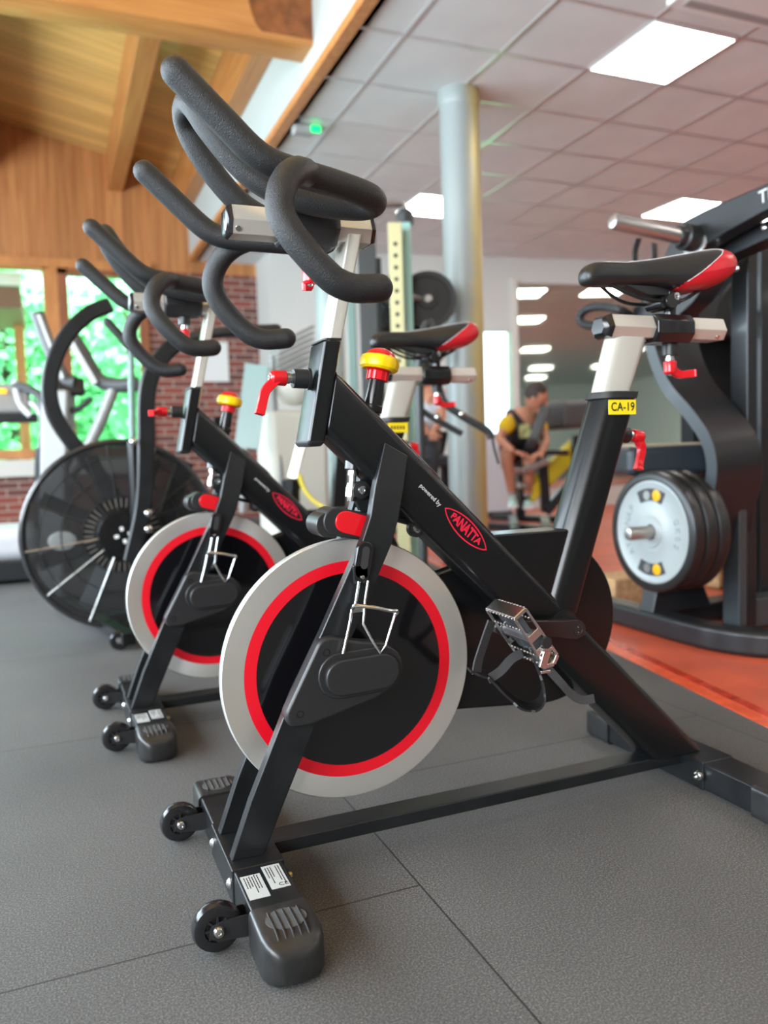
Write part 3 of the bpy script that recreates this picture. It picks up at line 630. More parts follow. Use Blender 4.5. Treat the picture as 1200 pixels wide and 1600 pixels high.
    # --- transport wheels
    for s in (-1, 1):
        b = nb(); c = V(-0.298, s*0.187, 0.0375)
        prof = [(-0.0125, 0.020), (-0.0125, 0.028), (-0.010, 0.0345), (-0.004, 0.037), (0.004, 0.037), (0.010, 0.0345), (0.0125, 0.028), (0.0125, 0.020), (0.009, 0.018), (0.009, 0.006)]
        lathe(b, c, (0, 1, 0), [(-0.009, 0.006), (-0.009, 0.018)]+prof, 32); w = obj('transport_wheel', b, M['gloss'], t)
        b = nb()
        for k in range(8):
            a = 2*PI*k/8
            bar(b, c+V(0.006*math.cos(a), -0.0105, 0.006*math.sin(a)), c+V(0.019*math.cos(a), -0.0105, 0.019*math.sin(a)), 0.003, 0.003, V(0, 1, 0))
        obj('spokes', b, M['plastic'], w)
        for q in (-1, 1):
            b = nb(); y0 = c.y + q*0.0155
            prism(b, rpoly([(-0.312, 0.030), (-0.300, 0.023), (-0.270, 0.020), (-0.252, 0.018), (-0.252, 0.052), (-0.266, 0.052), (-0.290, 0.052), (-0.310, 0.046)], 0.006, 3), y0-0.0012, y0+0.0012); obj('wheel_bracket', b, M['plastic'], w)
        b = nb(); lathe(b, c+V(0, -0.017, 0), (0, -1, 0), [(0, 0.009), (0.002, 0.009), (0.006, 0.0065), (0.007, 0.003), (0.004, 0.0025)], 14); obj('axle_bolt', b, M['steel'], w)
    # --- flywheel
    C = V(0, 0, 0.3373)
    b = nb(); lathe(b, C+V(0, 0.012, 0), (0, 1, 0), [(0.0006, 0.19), (0.0, 0.20), (0.0, 0.2375), (0.002, 0.2395), (0.0165, 0.2395), (0.0185, 0.2375), (0.0185, 0.2)], 128)
    fw = obj('flywheel', b, M['disc'], t, angle=25)
    for yy, dd in ((0.012, -1), (0.0305, 1)):
        b = nb(); R = []
        for r in (0.1775, 0.1992):
            R.append([b.verts.new(C+V(r*math.cos(a), yy+dd*0.0006, r*math.sin(a))) for a in [2*PI*i/128 for i in range(128)]])
        for i in range(128): b.faces.new((R[0][i], R[0][(i+1) % 128], R[1][(i+1) % 128], R[1][i]))
        obj('red_ring', b, M['red_ring'], fw)
        b = nb(); lathe(b, C+V(0, yy-dd*0.001, 0), (0, dd, 0), [(0, 0.17), (0.0012, 0.178), (0.0014, 0.10), (0.0016, 0.05), (0.004, 0.05), (0.004, 0.01)], 96); obj('black_face', b, M['disc_black'], fw, angle=20)
    b = nb(); cyl(b, C+V(0, -0.070, 0), C+V(0, 0.080, 0), 0.012); obj('axle', b, M['steel'], fw)
    # --- hub covers
    cov = rpoly([(-0.088, 0.420), (-0.154, 0.300), (-0.146, 0.278), (-0.112, 0.277), (0.020, 0.308), (0.056, 0.335), (0.060, 0.372), (0.034, 0.402), (-0.02, 0.410), (-0.065, 0.424)], [0.02, 0.02, 0.012, 0.012, 0.03, 0.03, 0.03, 0.03, 0.02, 0.012])
    for s in (-1, 1):
        b = nb(); prism(b, cov, s*0.050, s*0.082); hc = obj('hub_cover', b, M['plastic'], t, bevel=0.006, seg=4)
        b = nb(); prism(b, stadium(-0.018, 0.357, 0.075, 0.040, 0.03), s*0.080, s*0.087); obj('cover_plinth', b, M['plastic'], hc, bevel=0.003, seg=3)
        b = nb(); prism(b, stadium(-0.018, 0.355, 0.072, 0.031, 0.03), s*0.084, s*0.097); obj('cover_dome', b, M['plastic'], hc, bevel=0.004, seg=4)
        for (x, z) in ((-0.078, 0.398), (-0.128, 0.300)):
            b = nb(); lathe(b, (x, s*0.0818, z), (0, s, 0), [(0, 0.0065), (0.0008, 0.0065), (0.0009, 0.005), (-0.004, 0.0045), (-0.004, 0.001)], 16); obj('cover_screw', b, M['gloss'], hc)
    # --- belt guard
    import itertools
    def tear(r1, r2, n=40):
        c1 = V(0.0, 0.337); c2 = V(0.44, 0.372); dv = c2-c1; L = dv.length; a = math.atan2(dv.y, dv.x); be = math.acos((r1-r2)/L) if True else 0
        pts = []
        a0 = a - be; a1 = a + be   # on the big circle: from a0.. through a
        for i in range(n+1):
            th = -be + 2*be*i/n; th2 = a + th; pts.append((c2.x + r2*math.cos(th2)*1, c2.y + r2*math.sin(th2)))
        for i in range(n//2+1):
            th = be + (2*PI-2*be)*i/(n//2); th2 = a+th; pts.append((c1.x + r1*math.cos(th2), c1.y + r1*math.sin(th2)))
        return pts
    b = nb(); prism(b, tear(0.100, 0.174), 0.042, 0.088); bg = obj('belt_guard', b, M['frame'], t, bevel=0.006, seg=3)
    b = nb(); prism(b, tear(0.104, 0.178), 0.0640, 0.0655); obj('seam_rim', b, M['gloss'], bg, bevel=0.0005)
    for (x, z) in ((0.235, 0.385), (0.30, 0.27)):
        b = nb(); lathe(b, (x, 0.0425, z), (0, -1, 0), [(0, 0.006), (0.003, 0.005), (0.0035, 0.002)], 12); obj('guard_screw', b, M['gloss'], bg)
    # --- cranks and pedals
    BB = V(0.426, 0, 0.380)
    for s in (-1, 1):
        b = nb(); lathe(b, BB+V(0, s*0.040, 0.004), (0, s, 0), [(0, 0.028), (0.006, 0.028), (0.006, 0.0265), (0.010, 0.0265), (0.010, 0.024), (0.014, 0.024), (0.014, 0.018), (0.030, 0.018)], 28); rg = obj('bearing_cup', b, M['gloss'], t)
        ang = math.atan2(0.022, -0.165) if s < 0 else math.atan2(-0.022, 0.165)
        dv = V(math.cos(ang), 0, math.sin(ang)); pe = BB + dv*0.168; nv = V(-dv.z, 0, dv.x)
        poly = []
        for tt, w in ((-0.0, 0.0185), (0.04, 0.0165), (0.12, 0.0140), (0.168, 0.0145)): poly.append((BB + dv*tt + nv*w))
        for i in range(7):
            a = PI/2 - PI*i/6; poly.append(pe + dv*0.0145*math.cos(a) + nv*0.0145*math.sin(a))
        for tt, w in ((0.12, 0.0140), (0.04, 0.0165), (0.0, 0.0185)): poly.append(BB + dv*tt - nv*w)
        for i in range(7):
            a = -PI/2 - PI*i/6; poly.append(BB + dv*0.0185*math.cos(a) + nv*0.0185*math.sin(a))
        b = nb(); pp = [(p.x, p.z) for p in poly]
        if s > 0: pass
        prism(b, pp, s*0.070, s*0.086); cr = obj('crank', b, M['crank'], t, bevel=0.002, seg=3)
        b = nb(); lathe(b, BB+V(0, s*0.086, 0), (0, s, 0), [(0, 0.0115), (0.0015, 0.0112), (0.0015, 0.0095), (0.001, 0.009)], 24); obj('crank_cap', b, M['plastic'], cr)
        for q in (-1, 1):
            b = nb(); lathe(b, BB+V(0, s*0.0872, q*0.005), (0, s, 0), [(0, 0.0013), (0.001, 0.001)], 8); obj('cap_dot', b, M['steel'], cr)
        # pedal: a tilted silver cage
        b = nb(); cyl(b, pe+V(0, s*0.086, 0), pe+V(0, s*0.185, 0), 0.006); ax = obj('pedal_axle', b, M['steel'], t)
        pc = pe + V(0.004, s*0.145, 0.002); e = V(0.57, 0, -0.82); n2 = V(0.82, 0, 0.57)
        def LP(a, y, c): return pc + e*a + n2*c + V(0, y, 0)
        b = nb()
        for yy in (-0.047, 0.047):
            q = rpoly([(-0.056, -0.014), (0.050, -0.016), (0.062, 0.0), (0.050, 0.016), (-0.056, 0.014)], 0.004, 2)
            hole = [(-0.040, -0.008), (-0.008, -0.009), (-0.008, 0.009), (-0.040, 0.008)]
            for (a0, c0, a1, c1, w) in ((-0.056, -0.013, 0.052, -0.015, 0.004), (-0.056, 0.013, 0.052, 0.015, 0.004), (-0.055, -0.014, -0.055, 0.014, 0.006), (0.052, -0.015, 0.060, 0, 0.006), (0.052, 0.015, 0.060, 0, 0.006), (-0.006, -0.014, -0.006, 0.014, 0.012), (0.022, -0.014, 0.022, 0.014, 0.010)):
                bar(b, LP(a0, yy, c0), LP(a1, yy, c1), 0.004, w*1.2, n2 if abs(a1-a0) > 0.03 else e)
        for a, c in ((-0.056, 0), (0.056, 0)):
            bar(b, LP(a, -0.048, c), LP(a, 0.048, c), 0.006, 0.026, n2)
        for a in (-0.056, -0.03, 0.03, 0.052):
            for c in (-0.0145, 0.0145):
                for i in range(9): box(b, LP(a, -0.040+0.010*i, c), (0.004, 0.005, 0.004))
        pd = obj('pedal', b, M['cage_metal'], t, bevel=0.0012)
        b = nb(); cyl(b, LP(0, -0.044, 0), LP(0, 0.044, 0), 0.013); obj('pedal_body', b, M['clear'], pd)
        b = nb(); box(b, LP(-0.004, 0, 0), (0.085, 0.080, 0.008), Matrix.Rotation(0.96, 3, 'Y')); obj('pedal_plate', b, M['clear'], pd, bevel=0.002)
        # toe clip hanging below, drawn from the pedal's front edge round to the tip
        yo = s*0.145 + 0
        P_ = lambda x, z, dy=0.0: V(pe.x + (x-0.262), yo+dy*s, z)
        b = nb(); ribbon(b, [P_(0.206, 0.432), P_(0.192, 0.400), P_(0.178, 0.365), P_(0.174, 0.343)], 0.022, 0.003, wdir=V(1, 0.35, 0.35)); k1 = obj('toe_strap', b, M['strap'], pd)
        b = nb(); ribbon(b, [P_(0.160, 0.352), P_(0.186, 0.340), P_(0.200, 0.333), P_(0.232, 0.300), P_(0.262, 0.275), P_(0.290, 0.270), P_(0.308, 0.284), P_(0.307, 0.312), P_(0.292, 0.350), P_(0.286, 0.375)], 0.045, 0.004, wdir=V(0.55, 1, 0), widths=[0.016, 0.022, 0.026, 0.03, 0.040, 0.048, 0.05, 0.045, 0.034, 0.022]); obj('toe_clip', b, M['plastic'], pd)
        b = nb(); ribbon(b, [P_(0.196, 0.330), P_(0.222, 0.342), P_(0.244, 0.360), P_(0.266, 0.368)], 0.016, 0.0022, wdir=V(-0.3, 0.3, 1)); obj('cross_strap', b, M['strap'], pd)
        if s < 0:
            b = nb(); ribbon(b, [P_(0.285, 0.362, .01), P_(0.300, 0.346, .02), P_(0.325, 0.315, .03), P_(0.350, 0.288, .03), P_(0.372, 0.276, .03), P_(0.397, 0.275, .03)], 0.0155, 0.0022, wdir=V(0.45, 0.25, 0.9)); obj('strap_tail', b, M['strap'], pd)
        b = nb(); box(b, P_(0.280, 0.368, .05), (0.014, 0.006, 0.034), Matrix.Rotation(0.35, 3, 'Y')); box(b, P_(0.284, 0.384, .052), (0.020, 0.005, 0.006)); box(b, P_(0.278, 0.346, .054), (0.020, 0.005, 0.005)); obj('strap_buckle', b, M['steel'], pd, bevel=0.001)
        b = nb(); cyl(b, P_(0.282, 0.396, .048), P_(0.282, 0.396, .056), 0.010); obj('reflector', b, M['plastic'], pd)
    # --- brake: pad carrier over the flywheel, plunger, tension knob
    b = nb(); prism(b, stadium(-0.004, 0.605, 0.056, 0.025, -0.22), -0.026, 0.040); ba = obj('brake_carrier', b, M['plastic'], t, bevel=0.003)
    b = nb(); prism(b, stadium(0.008, 0.603, 0.050, 0.0195, -0.30), -0.029, -0.024); obj('brake_badge', b, M['red'], ba, bevel=0.002)
    b = nb(); prism(b, stadium(-0.044, 0.606, 0.004, 0.022, 0), -0.020, 0.044); obj('brake_shoe', b, M['cap'], ba, bevel=0.002)
    b = nb(); bar(b, (0.020, 0.010, 0.628), (0.130, 0.010, 0.596), 0.030, 0.010); obj('brake_arm', b, M['frame_rough'], ba, bevel=0.002)
    b = nb(); bar(b, (0.110, -0.016, 0.640), (0.185, -0.016, 0.545), 0.003, 0.018); obj('spring_arm', b, M['steel'], ba, bevel=0.001)
    for (x, z) in ((0.127, 0.588), (0.022, 0.664)):
        b = nb(); lathe(b, (x, 0.0, z), (0, -1, 0), [(0, 0.016), (0.012, 0.016), (0.012, 0.013), (0.014, 0.013)], 20); pv = obj('pivot', b, M['plastic'], ba)
        b = nb(); lathe(b, (x, -0.014, z), (0, -1, 0), [(0, 0.0085), (0.003, 0.0075), (0.003, 0.004), (0.002, 0.003)], 16); obj('pivot_bolt', b, M['steel'], pv)
    b = nb(); prism(b, rpoly([(0.010, 0.680), (0.035, 0.676), (0.045, 0.640), (0.024, 0.618), (0.014, 0.640)], 0.005, 3), -0.006, 0.006); obj('pivot_plate', b, M['frame_rough'], ba)
    b = nb(); lathe(b, (0.016, 0, 0.735), (-0.12, 0, -1), [(0, 0.020), (0.006, 0.020), (0.006, 0.0165), (0.034, 0.0165), (0.036, 0.013)], 24); pl = obj('brake_plunger', b, M['gloss'], t)
    b = nb(); lathe(b, (0.012, 0, 0.702), (-0.12, 0, -1), [(0, 0.008), (0.004, 0.008), (0.004, 0.0095), (0.012, 0.0095), (0.012, 0.006), (0.026, 0.006), (0.026, 0.010), (0.034, 0.010), (0.034, 0.0115), (0.050, 0.0115), (0.050, 0.009), (0.058, 0.008)], 16); obj('plunger_rod', b, M['steel'], pl, angle=20)
    kd = V(0.22, 0, 0.975).normalized(); k0 = V(0.052, 0, 0.815)
    b = nb(); lathe(b, k0-kd*0.03, kd, [(0, 0.016), (0.045, 0.016), (0.078, 0.0145)], 22); kn = obj('brake_knob', b, M['gloss'], t)
    b = nb(); lathe(b, k0-kd*0.012, kd, [(0, 0.019), (0.010, 0.019), (0.012, 0.017)], 22); obj('boot', b, M['frame_rough'], kn)
    b = nb(); lathe(b, k0+kd*0.044, kd, [(0, 0.017), (0.001, 0.0185), (0.016, 0.0185), (0.022, 0.029), (0.030, 0.0315), (0.044, 0.0285), (0.051, 0.024), (0.056, 0.016), (0.0585, 0.008), (0.059, 0.001)], 36); obj('knob_head', b, M['red'], kn)
    b = nb(); seg = 48; k1 = k0+kd*0.063; s_, u_ = frame_of(kd); rings = []
    for dt, rr in ((0, 0.0300), (0.004, 0.0345), (0.014, 0.0358), (0.023, 0.0335), (0.026, 0.0270)):
        rings.append([b.verts.new(k1+kd*dt + (s_*math.cos(2*PI*i/seg)+u_*math.sin(2*PI*i/seg))*(rr-(0.0012 if i % 6 == 0 else 0))) for i in range(seg)])
    for A, B in zip(rings, rings[1:]):
        for i in range(seg): b.faces.new((A[i], A[(i+1) % seg], B[(i+1) % seg], B[i]))
    b.faces.new(rings[0]); b.faces.new(rings[-1]); obj('knob_ring', b, M['yellow'], kn)
    b = nb()
    for i in range(12):
        a = 2*PI*i/12; p = k0+kd*0.053+(s_*math.cos(a)+u_*math.sin(a))*0.0188; bar(b, p-kd*0.008, p+kd*0.007, 0.003, 0.002)
    obj('knob_ribs', b, M['red'], kn)
    # --- clamping levers
    def lever(p0, ax, arm, bush=0.030, r=0.0165, name='adjuster'):
        p0 = Vector(p0); ax = Vector(ax).normalized(); arm = Vector(arm)
        b = nb(); lathe(b, p0-ax*0.004, ax, [(0, r*1.15), (0.005, r*1.15), (0.005, r), (bush, r), (bush+0.001, r*0.8)], 26); a = obj(name, b, M['plastic'], t)
        b = nb(); lathe(b, p0+ax*(bush-0.004), ax, [(0, 0.008), (0.006, 0.008), (0.006, 0.0095), (0.011, 0.0095), (0.011, 0.008), (0.02, 0.008)], 16); obj('threaded_collar', b, M['steel'], a, angle=20)
        h0 = p0+ax*(bush+0.008)
        b = nb(); lathe(b, h0, ax, [(0, 0.0125), (0.002, 0.0135), (0.024, 0.0125), (0.028, 0.009)], 22)
        st = h0+ax*0.014; en = st+arm; side = ax.cross(arm).normalized(); path = [st, st+arm*0.35+ax*0.010, st+arm*0.75+ax*0.004, en]
        ribbon(b, path, 0.010, 0.016, wdir=side, smooth=5, widths=[0.020, 0.015, 0.012, 0.011, 0.012, 0.017])
        lv = obj('lever', b, M['red'], a, bevel=0.002)
        b = nb(); lathe(b, h0+ax*0.0275, ax, [(0, 0.0055), (0.003, 0.0045), (0.003, 0.0025), (0.001, 0.0022)], 12); obj('lever_screw', b, M['steel'], lv)
        return a
    lever((-0.069, -0.004, 0.860), (-1, 0, 0.03), (-0.036, -0.004, -0.062))
    lever((0.592, 0.0, 0.752), (1, 0, -0.10), (-0.004, -0.006, -0.070), name='adjuster')
    lever((0.731, 0.0, 0.945), (0.0, 0, -1), (0.058, -0.010, -0.012), bush=0.034, name='adjuster')
    lever((-0.056, 0.0, 1.092), (-0.0, 0, -1), (0.012, 0.062, -0.004), bush=0.034, name='adjuster')
    # --- handlebar post
    b = nb(); p0 = V(-0.058, 0, 0.78); p1 = V(0.019, 0, 1.105)
    def psec(tt):
        c = p0.lerp(p1, tt); return oval(c.x, c.z, 1, 0, 0.0245, 0.060, 0.0045, 4)
    sweep(b, psec, 0, 1, 1); obj('handlebar_post', b, M['chrome'], t, bevel=0.001)
    hexs = lambda x, k=1.0, zc=1.1165: [V(x, 0.031*k, zc-0.002), V(x, 0.020*k, zc+0.0235*k), V(x, -0.020*k, zc+0.0235*k), V(x, -0.031*k, zc-0.002), V(x, -0.020*k, zc-0.0235*k), V(x, 0.020*k, zc-0.0235*k)]
    b = nb(); sweep(b, lambda tt: hexs(-0.192+0.243*tt), 0, 1); hs = obj('handlebar_slide', b, M['chrome'], t, bevel=0.0015)
    b = nb(); sweep(b, lambda tt: hexs(-0.2015+0.010*tt, 0.72+0.30*math.sqrt(tt)), 0, 1, 4); obj('slide_cap', b, M['gloss'], hs)
    b = nb(); sweep(b, lambda tt: hexs(0.0505+0.008*tt, 1.02-0.12*tt*tt), 0, 1, 2); obj('slide_cap', b, M['gloss'], hs)
    b = nb(); lathe(b, (-0.183, -0.0245, 1.101), (0, -0.8, -0.6), [(0, 0.005), (0.002, 0.0045), (0.002, 0.002)], 12); obj('slide_screw', b, M['steel'], hs)
    # clamp block
    b = nb()
    def ksec(tt):
        k = [0.86, 0.97, 1.0, 1.0, 1.0, 0.97, 0.90][int(round(tt*6))]; x = [-0.112, -0.108, -0.098, -0.060, -0.022, -0.014, -0.010][int(round(tt*6))]
        return [V(x, 0.047*k*math.cos(a), 1.124+0.045*k*math.sin(a)) for a in [PI/8+PI/4*i for i in range(8)]]
    sweep(b, ksec, 0, 1, 6); kb = obj('handlebar_clamp', b, M['plastic'], t, bevel=0.002)
    for s in (-1, 1):
        b = nb(); bar(b, (-0.085, s*0.030, 1.130), (-0.105, s*0.050, 1.155), 0.022, 0.016); obj('clamp_horn', b, M['plastic'], kb, bevel=0.003)
    # --- handlebar: outer horns running back to the rear bends and forward again into the centre loop, plus two drops
    b = nb()
    H = [(-0.299, 0.200, 1.252), (-0.272, 0.200, 1.227), (-0.236, 0.200, 1.194), (-0.200, 0.199, 1.162), (-0.172, 0.197, 1.147), (-0.135, 0.190, 1.141), (-0.070, 0.174, 1.136), (-0.015, 0.156, 1.131), (0.010, 0.138, 1.129),
         (0.016, 0.116, 1.128), (0.000, 0.098, 1.128), (-0.045, 0.082, 1.132), (-0.105, 0.070, 1.144), (-0.155, 0.062, 1.166), (-0.195, 0.056, 1.202), (-0.228, 0.049, 1.244), (-0.246, 0.040, 1.276), (-0.252, 0.022, 1.291)]
    full = mirror_pts(H) + [(-0.253, 0.0, 1.294)] + H[::-1]
    tube(b, full, 0.0205, 18, 6, cap='round')
    D = [(-0.118, 0.192, 1.140), (-0.138, 0.214, 1.133), (-0.158, 0.233, 1.116), (-0.172, 0.246, 1.090), (-0.175, 0.251, 1.062), (-0.163, 0.256, 1.034), (-0.140, 0.258, 1.006), (-0.115, 0.258, 0.982), (-0.097, 0.257, 0.970), (-0.074, 0.255, 0.964), (-0.050, 0.253, 0.965), (-0.032, 0.251, 0.967)]
    for s in (-1, 1): tube(b, [(p[0], s*p[1], p[2]) for p in D], 0.0205, 18, 6, cap='round')
    obj('handlebar', b, M['foam'], t, angle=60)
    # --- seat post, slide, clamp
    b = nb()
    def spsec(tt):
        z = 0.824+(0.950-0.824)*tt; k = (z-0.836)/0.114; xl = 0.531+0.036*k+0.002; xr = 0.618+0.045*k; pts = []
        for i in range(11):
            a = PI/2+PI*i/10; pts.append(V(xl+0.022+0.022*math.cos(a), 0.022*math.sin(a), z))
        for i in range(11):
            a = -PI/2+PI*i/10; pts.append(V(xr-0.022+0.022*math.cos(a), 0.022*math.sin(a), z))
        return pts
    sweep(b, spsec, 0, 1, 1); obj('seat_post', b, M['white_post'], t, angle=50)
    b = nb()
    def colsec(tt):
        z = 0.823+0.014*tt; xl = 0.4975+0.0045*tt+0.0; xr = 0.612+0.004*tt; pts = []
        for i in range(11):
            a = PI/2+PI*i/10; pts.append(V(xl+0.043+0.025+0.043*math.cos(a)-0.0, 0.043*math.sin(a), z))
        for q, a0 in ((-1, -PI/2), (1, 0)):
            for i in range(5):
                a = a0+PI/2*i/4; pts.append(V(xr-0.010+0.012*math.cos(a), q*0.031+0.012*math.sin(a), z))
        return pts
    sweep(b, colsec, 0, 1, 1); obj('seat_tube_collar', b, M['plastic'], t, bevel=0.0015)
    sh = lambda x, k=1.0: [V(x, 0.032*k, 0.966), V(x, 0.021*k, 0.969+0.0225*k), V(x, -0.021*k, 0.969+0.0225*k), V(x, -0.032*k, 0.966), V(x, -0.021*k, 0.969-0.0225*k), V(x, 0.021*k, 0.969-0.0225*k)]
    b = nb(); sweep(b, lambda tt: sh(0.562+0.292*tt), 0, 1); ss = obj('seat_slide', b, M['slide'], t, bevel=0.0015)
    b = nb(); sweep(b, lambda tt: sh(0.546+0.018*tt, 0.62+0.42*math.sqrt(tt)), 0, 1, 3); obj('slide_cap', b, M['gloss'], ss)
    b = nb(); sweep(b, lambda tt: sh(0.853+0.006*tt, 1.0-0.05*tt), 0, 1, 1); obj('slide_cap', b, M['slide'], ss)
    b = nb(); lathe(b, (0.835, -0.0265, 0.953), (0, -0.8, -0.6), [(0, 0.005), (0.002, 0.0045), (0.002, 0.002)], 12); obj('slide_screw', b, M['steel'], ss)
    b = nb()
    def kk(tt):
        i = int(round(tt*4)); k = [0.93, 1, 1, 1, 0.95][i]; x = [0.668, 0.674, 0.715, 0.758, 0.764][i]
        return [V(x, y*k, 0.967+z*k) for y, z in ((0.040, 0.014), (0.029, 0.028), (-0.029, 0.028), (-0.040, 0.014), (-0.040, -0.012), (-0.026, -0.029), (0.026, -0.029), (0.040, -0.012))]
    sweep(b, kk, 0, 1, 4); sc = obj('seat_clamp', b, M['gloss'], t, bevel=0.002)
    b = nb(); cyl(b, (0.731, 0, 0.99), (0.731, 0, 1.030), 0.0125); cyl(b, (0.712, -0.030, 1.022), (0.712, 0.030, 1.022), 0.016)
    cyl(b, (0.695, -0.024, 1.018), (0.695, 0.024, 1.018), 0.011); box(b, (0.722, 0, 1.030), (0.030, 0.052, 0.026)); obj('saddle_clamp', b, M['gloss'], sc, bevel=0.002)
    b = nb(); lathe(b, (0.724, -0.027, 1.032), (0, -1, 0), [(0, 0.009), (0.003, 0.008), (0.003, 0.004), (0.001, 0.003)], 14); obj('clamp_bolt', b, M['steel'], sc)
    # --- saddle
    st = [  # x, top z, bottom z, half width
        (0.508, 1.072, 1.060, 0.006), (0.512, 1.081, 1.052, 0.016), (0.524, 1.090, 1.048, 0.023), (0.545, 1.0965, 1.047, 0.026), (0.58, 1.0985, 1.049, 0.027), (0.62, 1.100, 1.050, 0.029),
        (0.66, 1.105, 1.052, 0.036), (0.70, 1.112, 1.048, 0.048), (0.74, 1.120, 1.043, 0.063), (0.78, 1.128, 1.047, 0.074), (0.81, 1.133, 1.054, 0.078), (0.835, 1.134, 1.065, 0.075), (0.850, 1.130, 1.077, 0.064), (0.858, 1.121, 1.090, 0.045), (0.861, 1.112, 1.104, 0.020)]
    NS = 64
    def ringp(x, zt, zb, w, off=0.0):
        out = []
        for i in range(NS):
            a = 2*PI*i/NS; c, s = math.cos(a), math.sin(a); e = 0.62
            yy = (w+off)*math.copysign(abs(c)**e, c); zz = (zt+zb)/2 + ((zt-zb)/2+off)*math.copysign(abs(s)**0.75, s)
            # wings droop at the sides, central groove on top
            if s > 0: zz -= 0.010*(abs(yy)/(w+1e-5))**2*min(1, w/0.05) - 0.0
            out.append(V(x, yy, zz))
        return out
    def cat(ns):
        out = []
        for i in range(len(st)-1):
            for k in range(ns):
                u = k/ns; a = st[max(i-1, 0)]; bq = st[i]; c = st[i+1]; dq = st[min(i+2, len(st)-1)]
                out.append([0.5*((2*bq[j])+(c[j]-a[j])*u+(2*a[j]-5*bq[j]+4*c[j]-dq[j])*u*u+(3*bq[j]-a[j]-3*c[j]+dq[j])*u**3) for j in range(4)])
        out.append(list(st[-1])); return out
    stf = cat(10)
    b = nb(); rings = [[b.verts.new(p) for p in ringp(*q)] for q in stf]
    for A, B in zip(rings, rings[1:]):
        for i in range(NS): b.faces.new((A[i], A[(i+1) % NS], B[(i+1) % NS], B[i]))
    b.faces.new(rings[0]); b.faces.new(rings[-1]); sd = obj('saddle', b, M['leather'], t, angle=70)
    for s in (-1, 1):
        b = nb(); grid = {}
        for j, q in enumerate(stf):
            for i, p in enumerate(ringp(*q, 0.0016)): grid[j, i] = p
        made = {}
        def gv(j, i):
            i %= NS
            if (j, i) not in made: made[j, i] = b.verts.new(grid[j, i])
            return made[j, i]
        edge = []
        for j in range(len(stf)-1):
            for i in range(NS):
                c = (grid[j, i]+grid[j, (i+1) % NS]+grid[j+1, i]+grid[j+1, (i+1) % NS])/4
                if c.y*s < 0.006: continue
                lim = 1.052 + (c.x-0.722)*0.74
                if c.z < lim and c.x > 0.715: b.faces.new((gv(j, i), gv(j, i+1), gv(j+1, i+1), gv(j+1, i)))
        if len(b.faces): obj('side_panel', b, M['leather_red'], sd, angle=70)
        b = nb(); pts = []
        for k in range(12):
            x = 0.728 + 0.102*k/11; zl = 1.052+(x-0.722)*0.74
            q = min(stf, key=lambda q: abs(q[0]-x)); best = min((p for p in ringp(*q, 0.002) if p.y*s > 0), key=lambda p: abs(p.z-zl)); 
            pts.append(V(x, best.y, zl if abs(best.z-zl) < 0.012 else best.z))
        tube(b, pts, 0.0009, 6, 3); obj('stitching', b, M['white_ink'], sd)
    b = nb()
    for s in (-1, 1): tube(b, [(0.565, s*0.012, 1.052), (0.600, s*0.020, 1.036), (0.640, s*0.024, 1.024), (0.690, s*0.022, 1.022), (0.740, s*0.022, 1.024), (0.790, s*0.030, 1.052), (0.815, s*0.040, 1.075)], 0.0038, 10, 6)
    obj('rail', b, M['gloss'], sd)
    for s in (-1, 1):
        b = nb(); pts = []
        for q in stf[50:-20:4]:
            rp = [p for p in ringp(*q, 0.0008) if p.y*s > 0]; pts.append(max(rp, key=lambda p: p.z + 0.25*abs(p.y)))
        tube(b, pts, 0.0011, 6); obj('ridge_line', b, M['white_ink'], sd)  # thin white line along the saddle's top edge
    b = nb(); prism(b, rpoly([(0.60, 1.052), (0.755, 1.052), (0.72, 1.036), (0.66, 1.034)], 0.01, 3), -0.018, 0.018); obj('saddle_bridge', b, M['plastic'], sd, bevel=0.002)
    M['slot'] = mat('recess_grey', (0.03, 0.031, 0.032), 0.4)
    # --- bottle holder: slotted bracket and bent wire cage
    yb = -0.080
    b = nb(); outer = stadium(-0.002, 0.546, 0.036, 0.0155, math.radians(78)); prism(b, outer, -0.0625, -0.0745)
    box2(b, (-0.022, -0.063, 0.506), (0.006, -0.0745, 0.540)); br = obj('bottle_bracket', b, M['gloss'], t, bevel=0.0025, seg=3)
    b = nb(); prism(b, stadium(0.0, 0.551, 0.026, 0.0065, math.radians(80)), -0.0744, -0.0750); obj('bracket_slot', b, M['slot'], br)
    b = nb(); lathe(b, (-0.006, -0.0745, 0.518), (0, -1, 0), [(0, 0.0045), (0.002, 0.0035), (0.0025, 0.001)], 12); obj('bracket_screw', b, M['steel'], br)
    b = nb(); r = 0.0026
    tube(b, [(-0.015, yb, 0.512), (-0.024, yb-.003, 0.475), (-0.030, yb-.004, 0.468), (-0.037, yb-.006, 0.440), (-0.052, yb-.012, 0.395)], r, 8, 4)
    tube(b, [(0.002, yb, 0.512), (-0.006, yb-.003, 0.478), (-0.009, yb-.003, 0.452), (-0.012, yb-.006, 0.440), (0.002, yb-.015, 0.408), (0.012, yb-.02, 0.390), (0.022, yb-.02, 0.402), (0.041, yb-.02, 0.452)], r, 8, 0)
    tube(b, [(-0.030, yb-.004, 0.468), (-0.026, yb-.012, 0.474), (0.000, yb-.024, 0.470), (0.030, yb-.028, 0.462), (0.044, yb-.024, 0.459), (0.041, yb-.02, 0.452)], 0.0034, 8, 4)
    box(b, (-0.019, yb, 0.466), (0.020, 0.003, 0.012)); obj('bottle_cage', b, M['steel'], t)
    # --- markings on the frame
    FM = face_m(0.2135, -0.0408, 0.5835, math.radians(44.8))
    b = nb(); n = 40; R0 = []; R1 = []; R2 = []
    def lens(u, w, h): return h*(1-u*u)
    ring = []
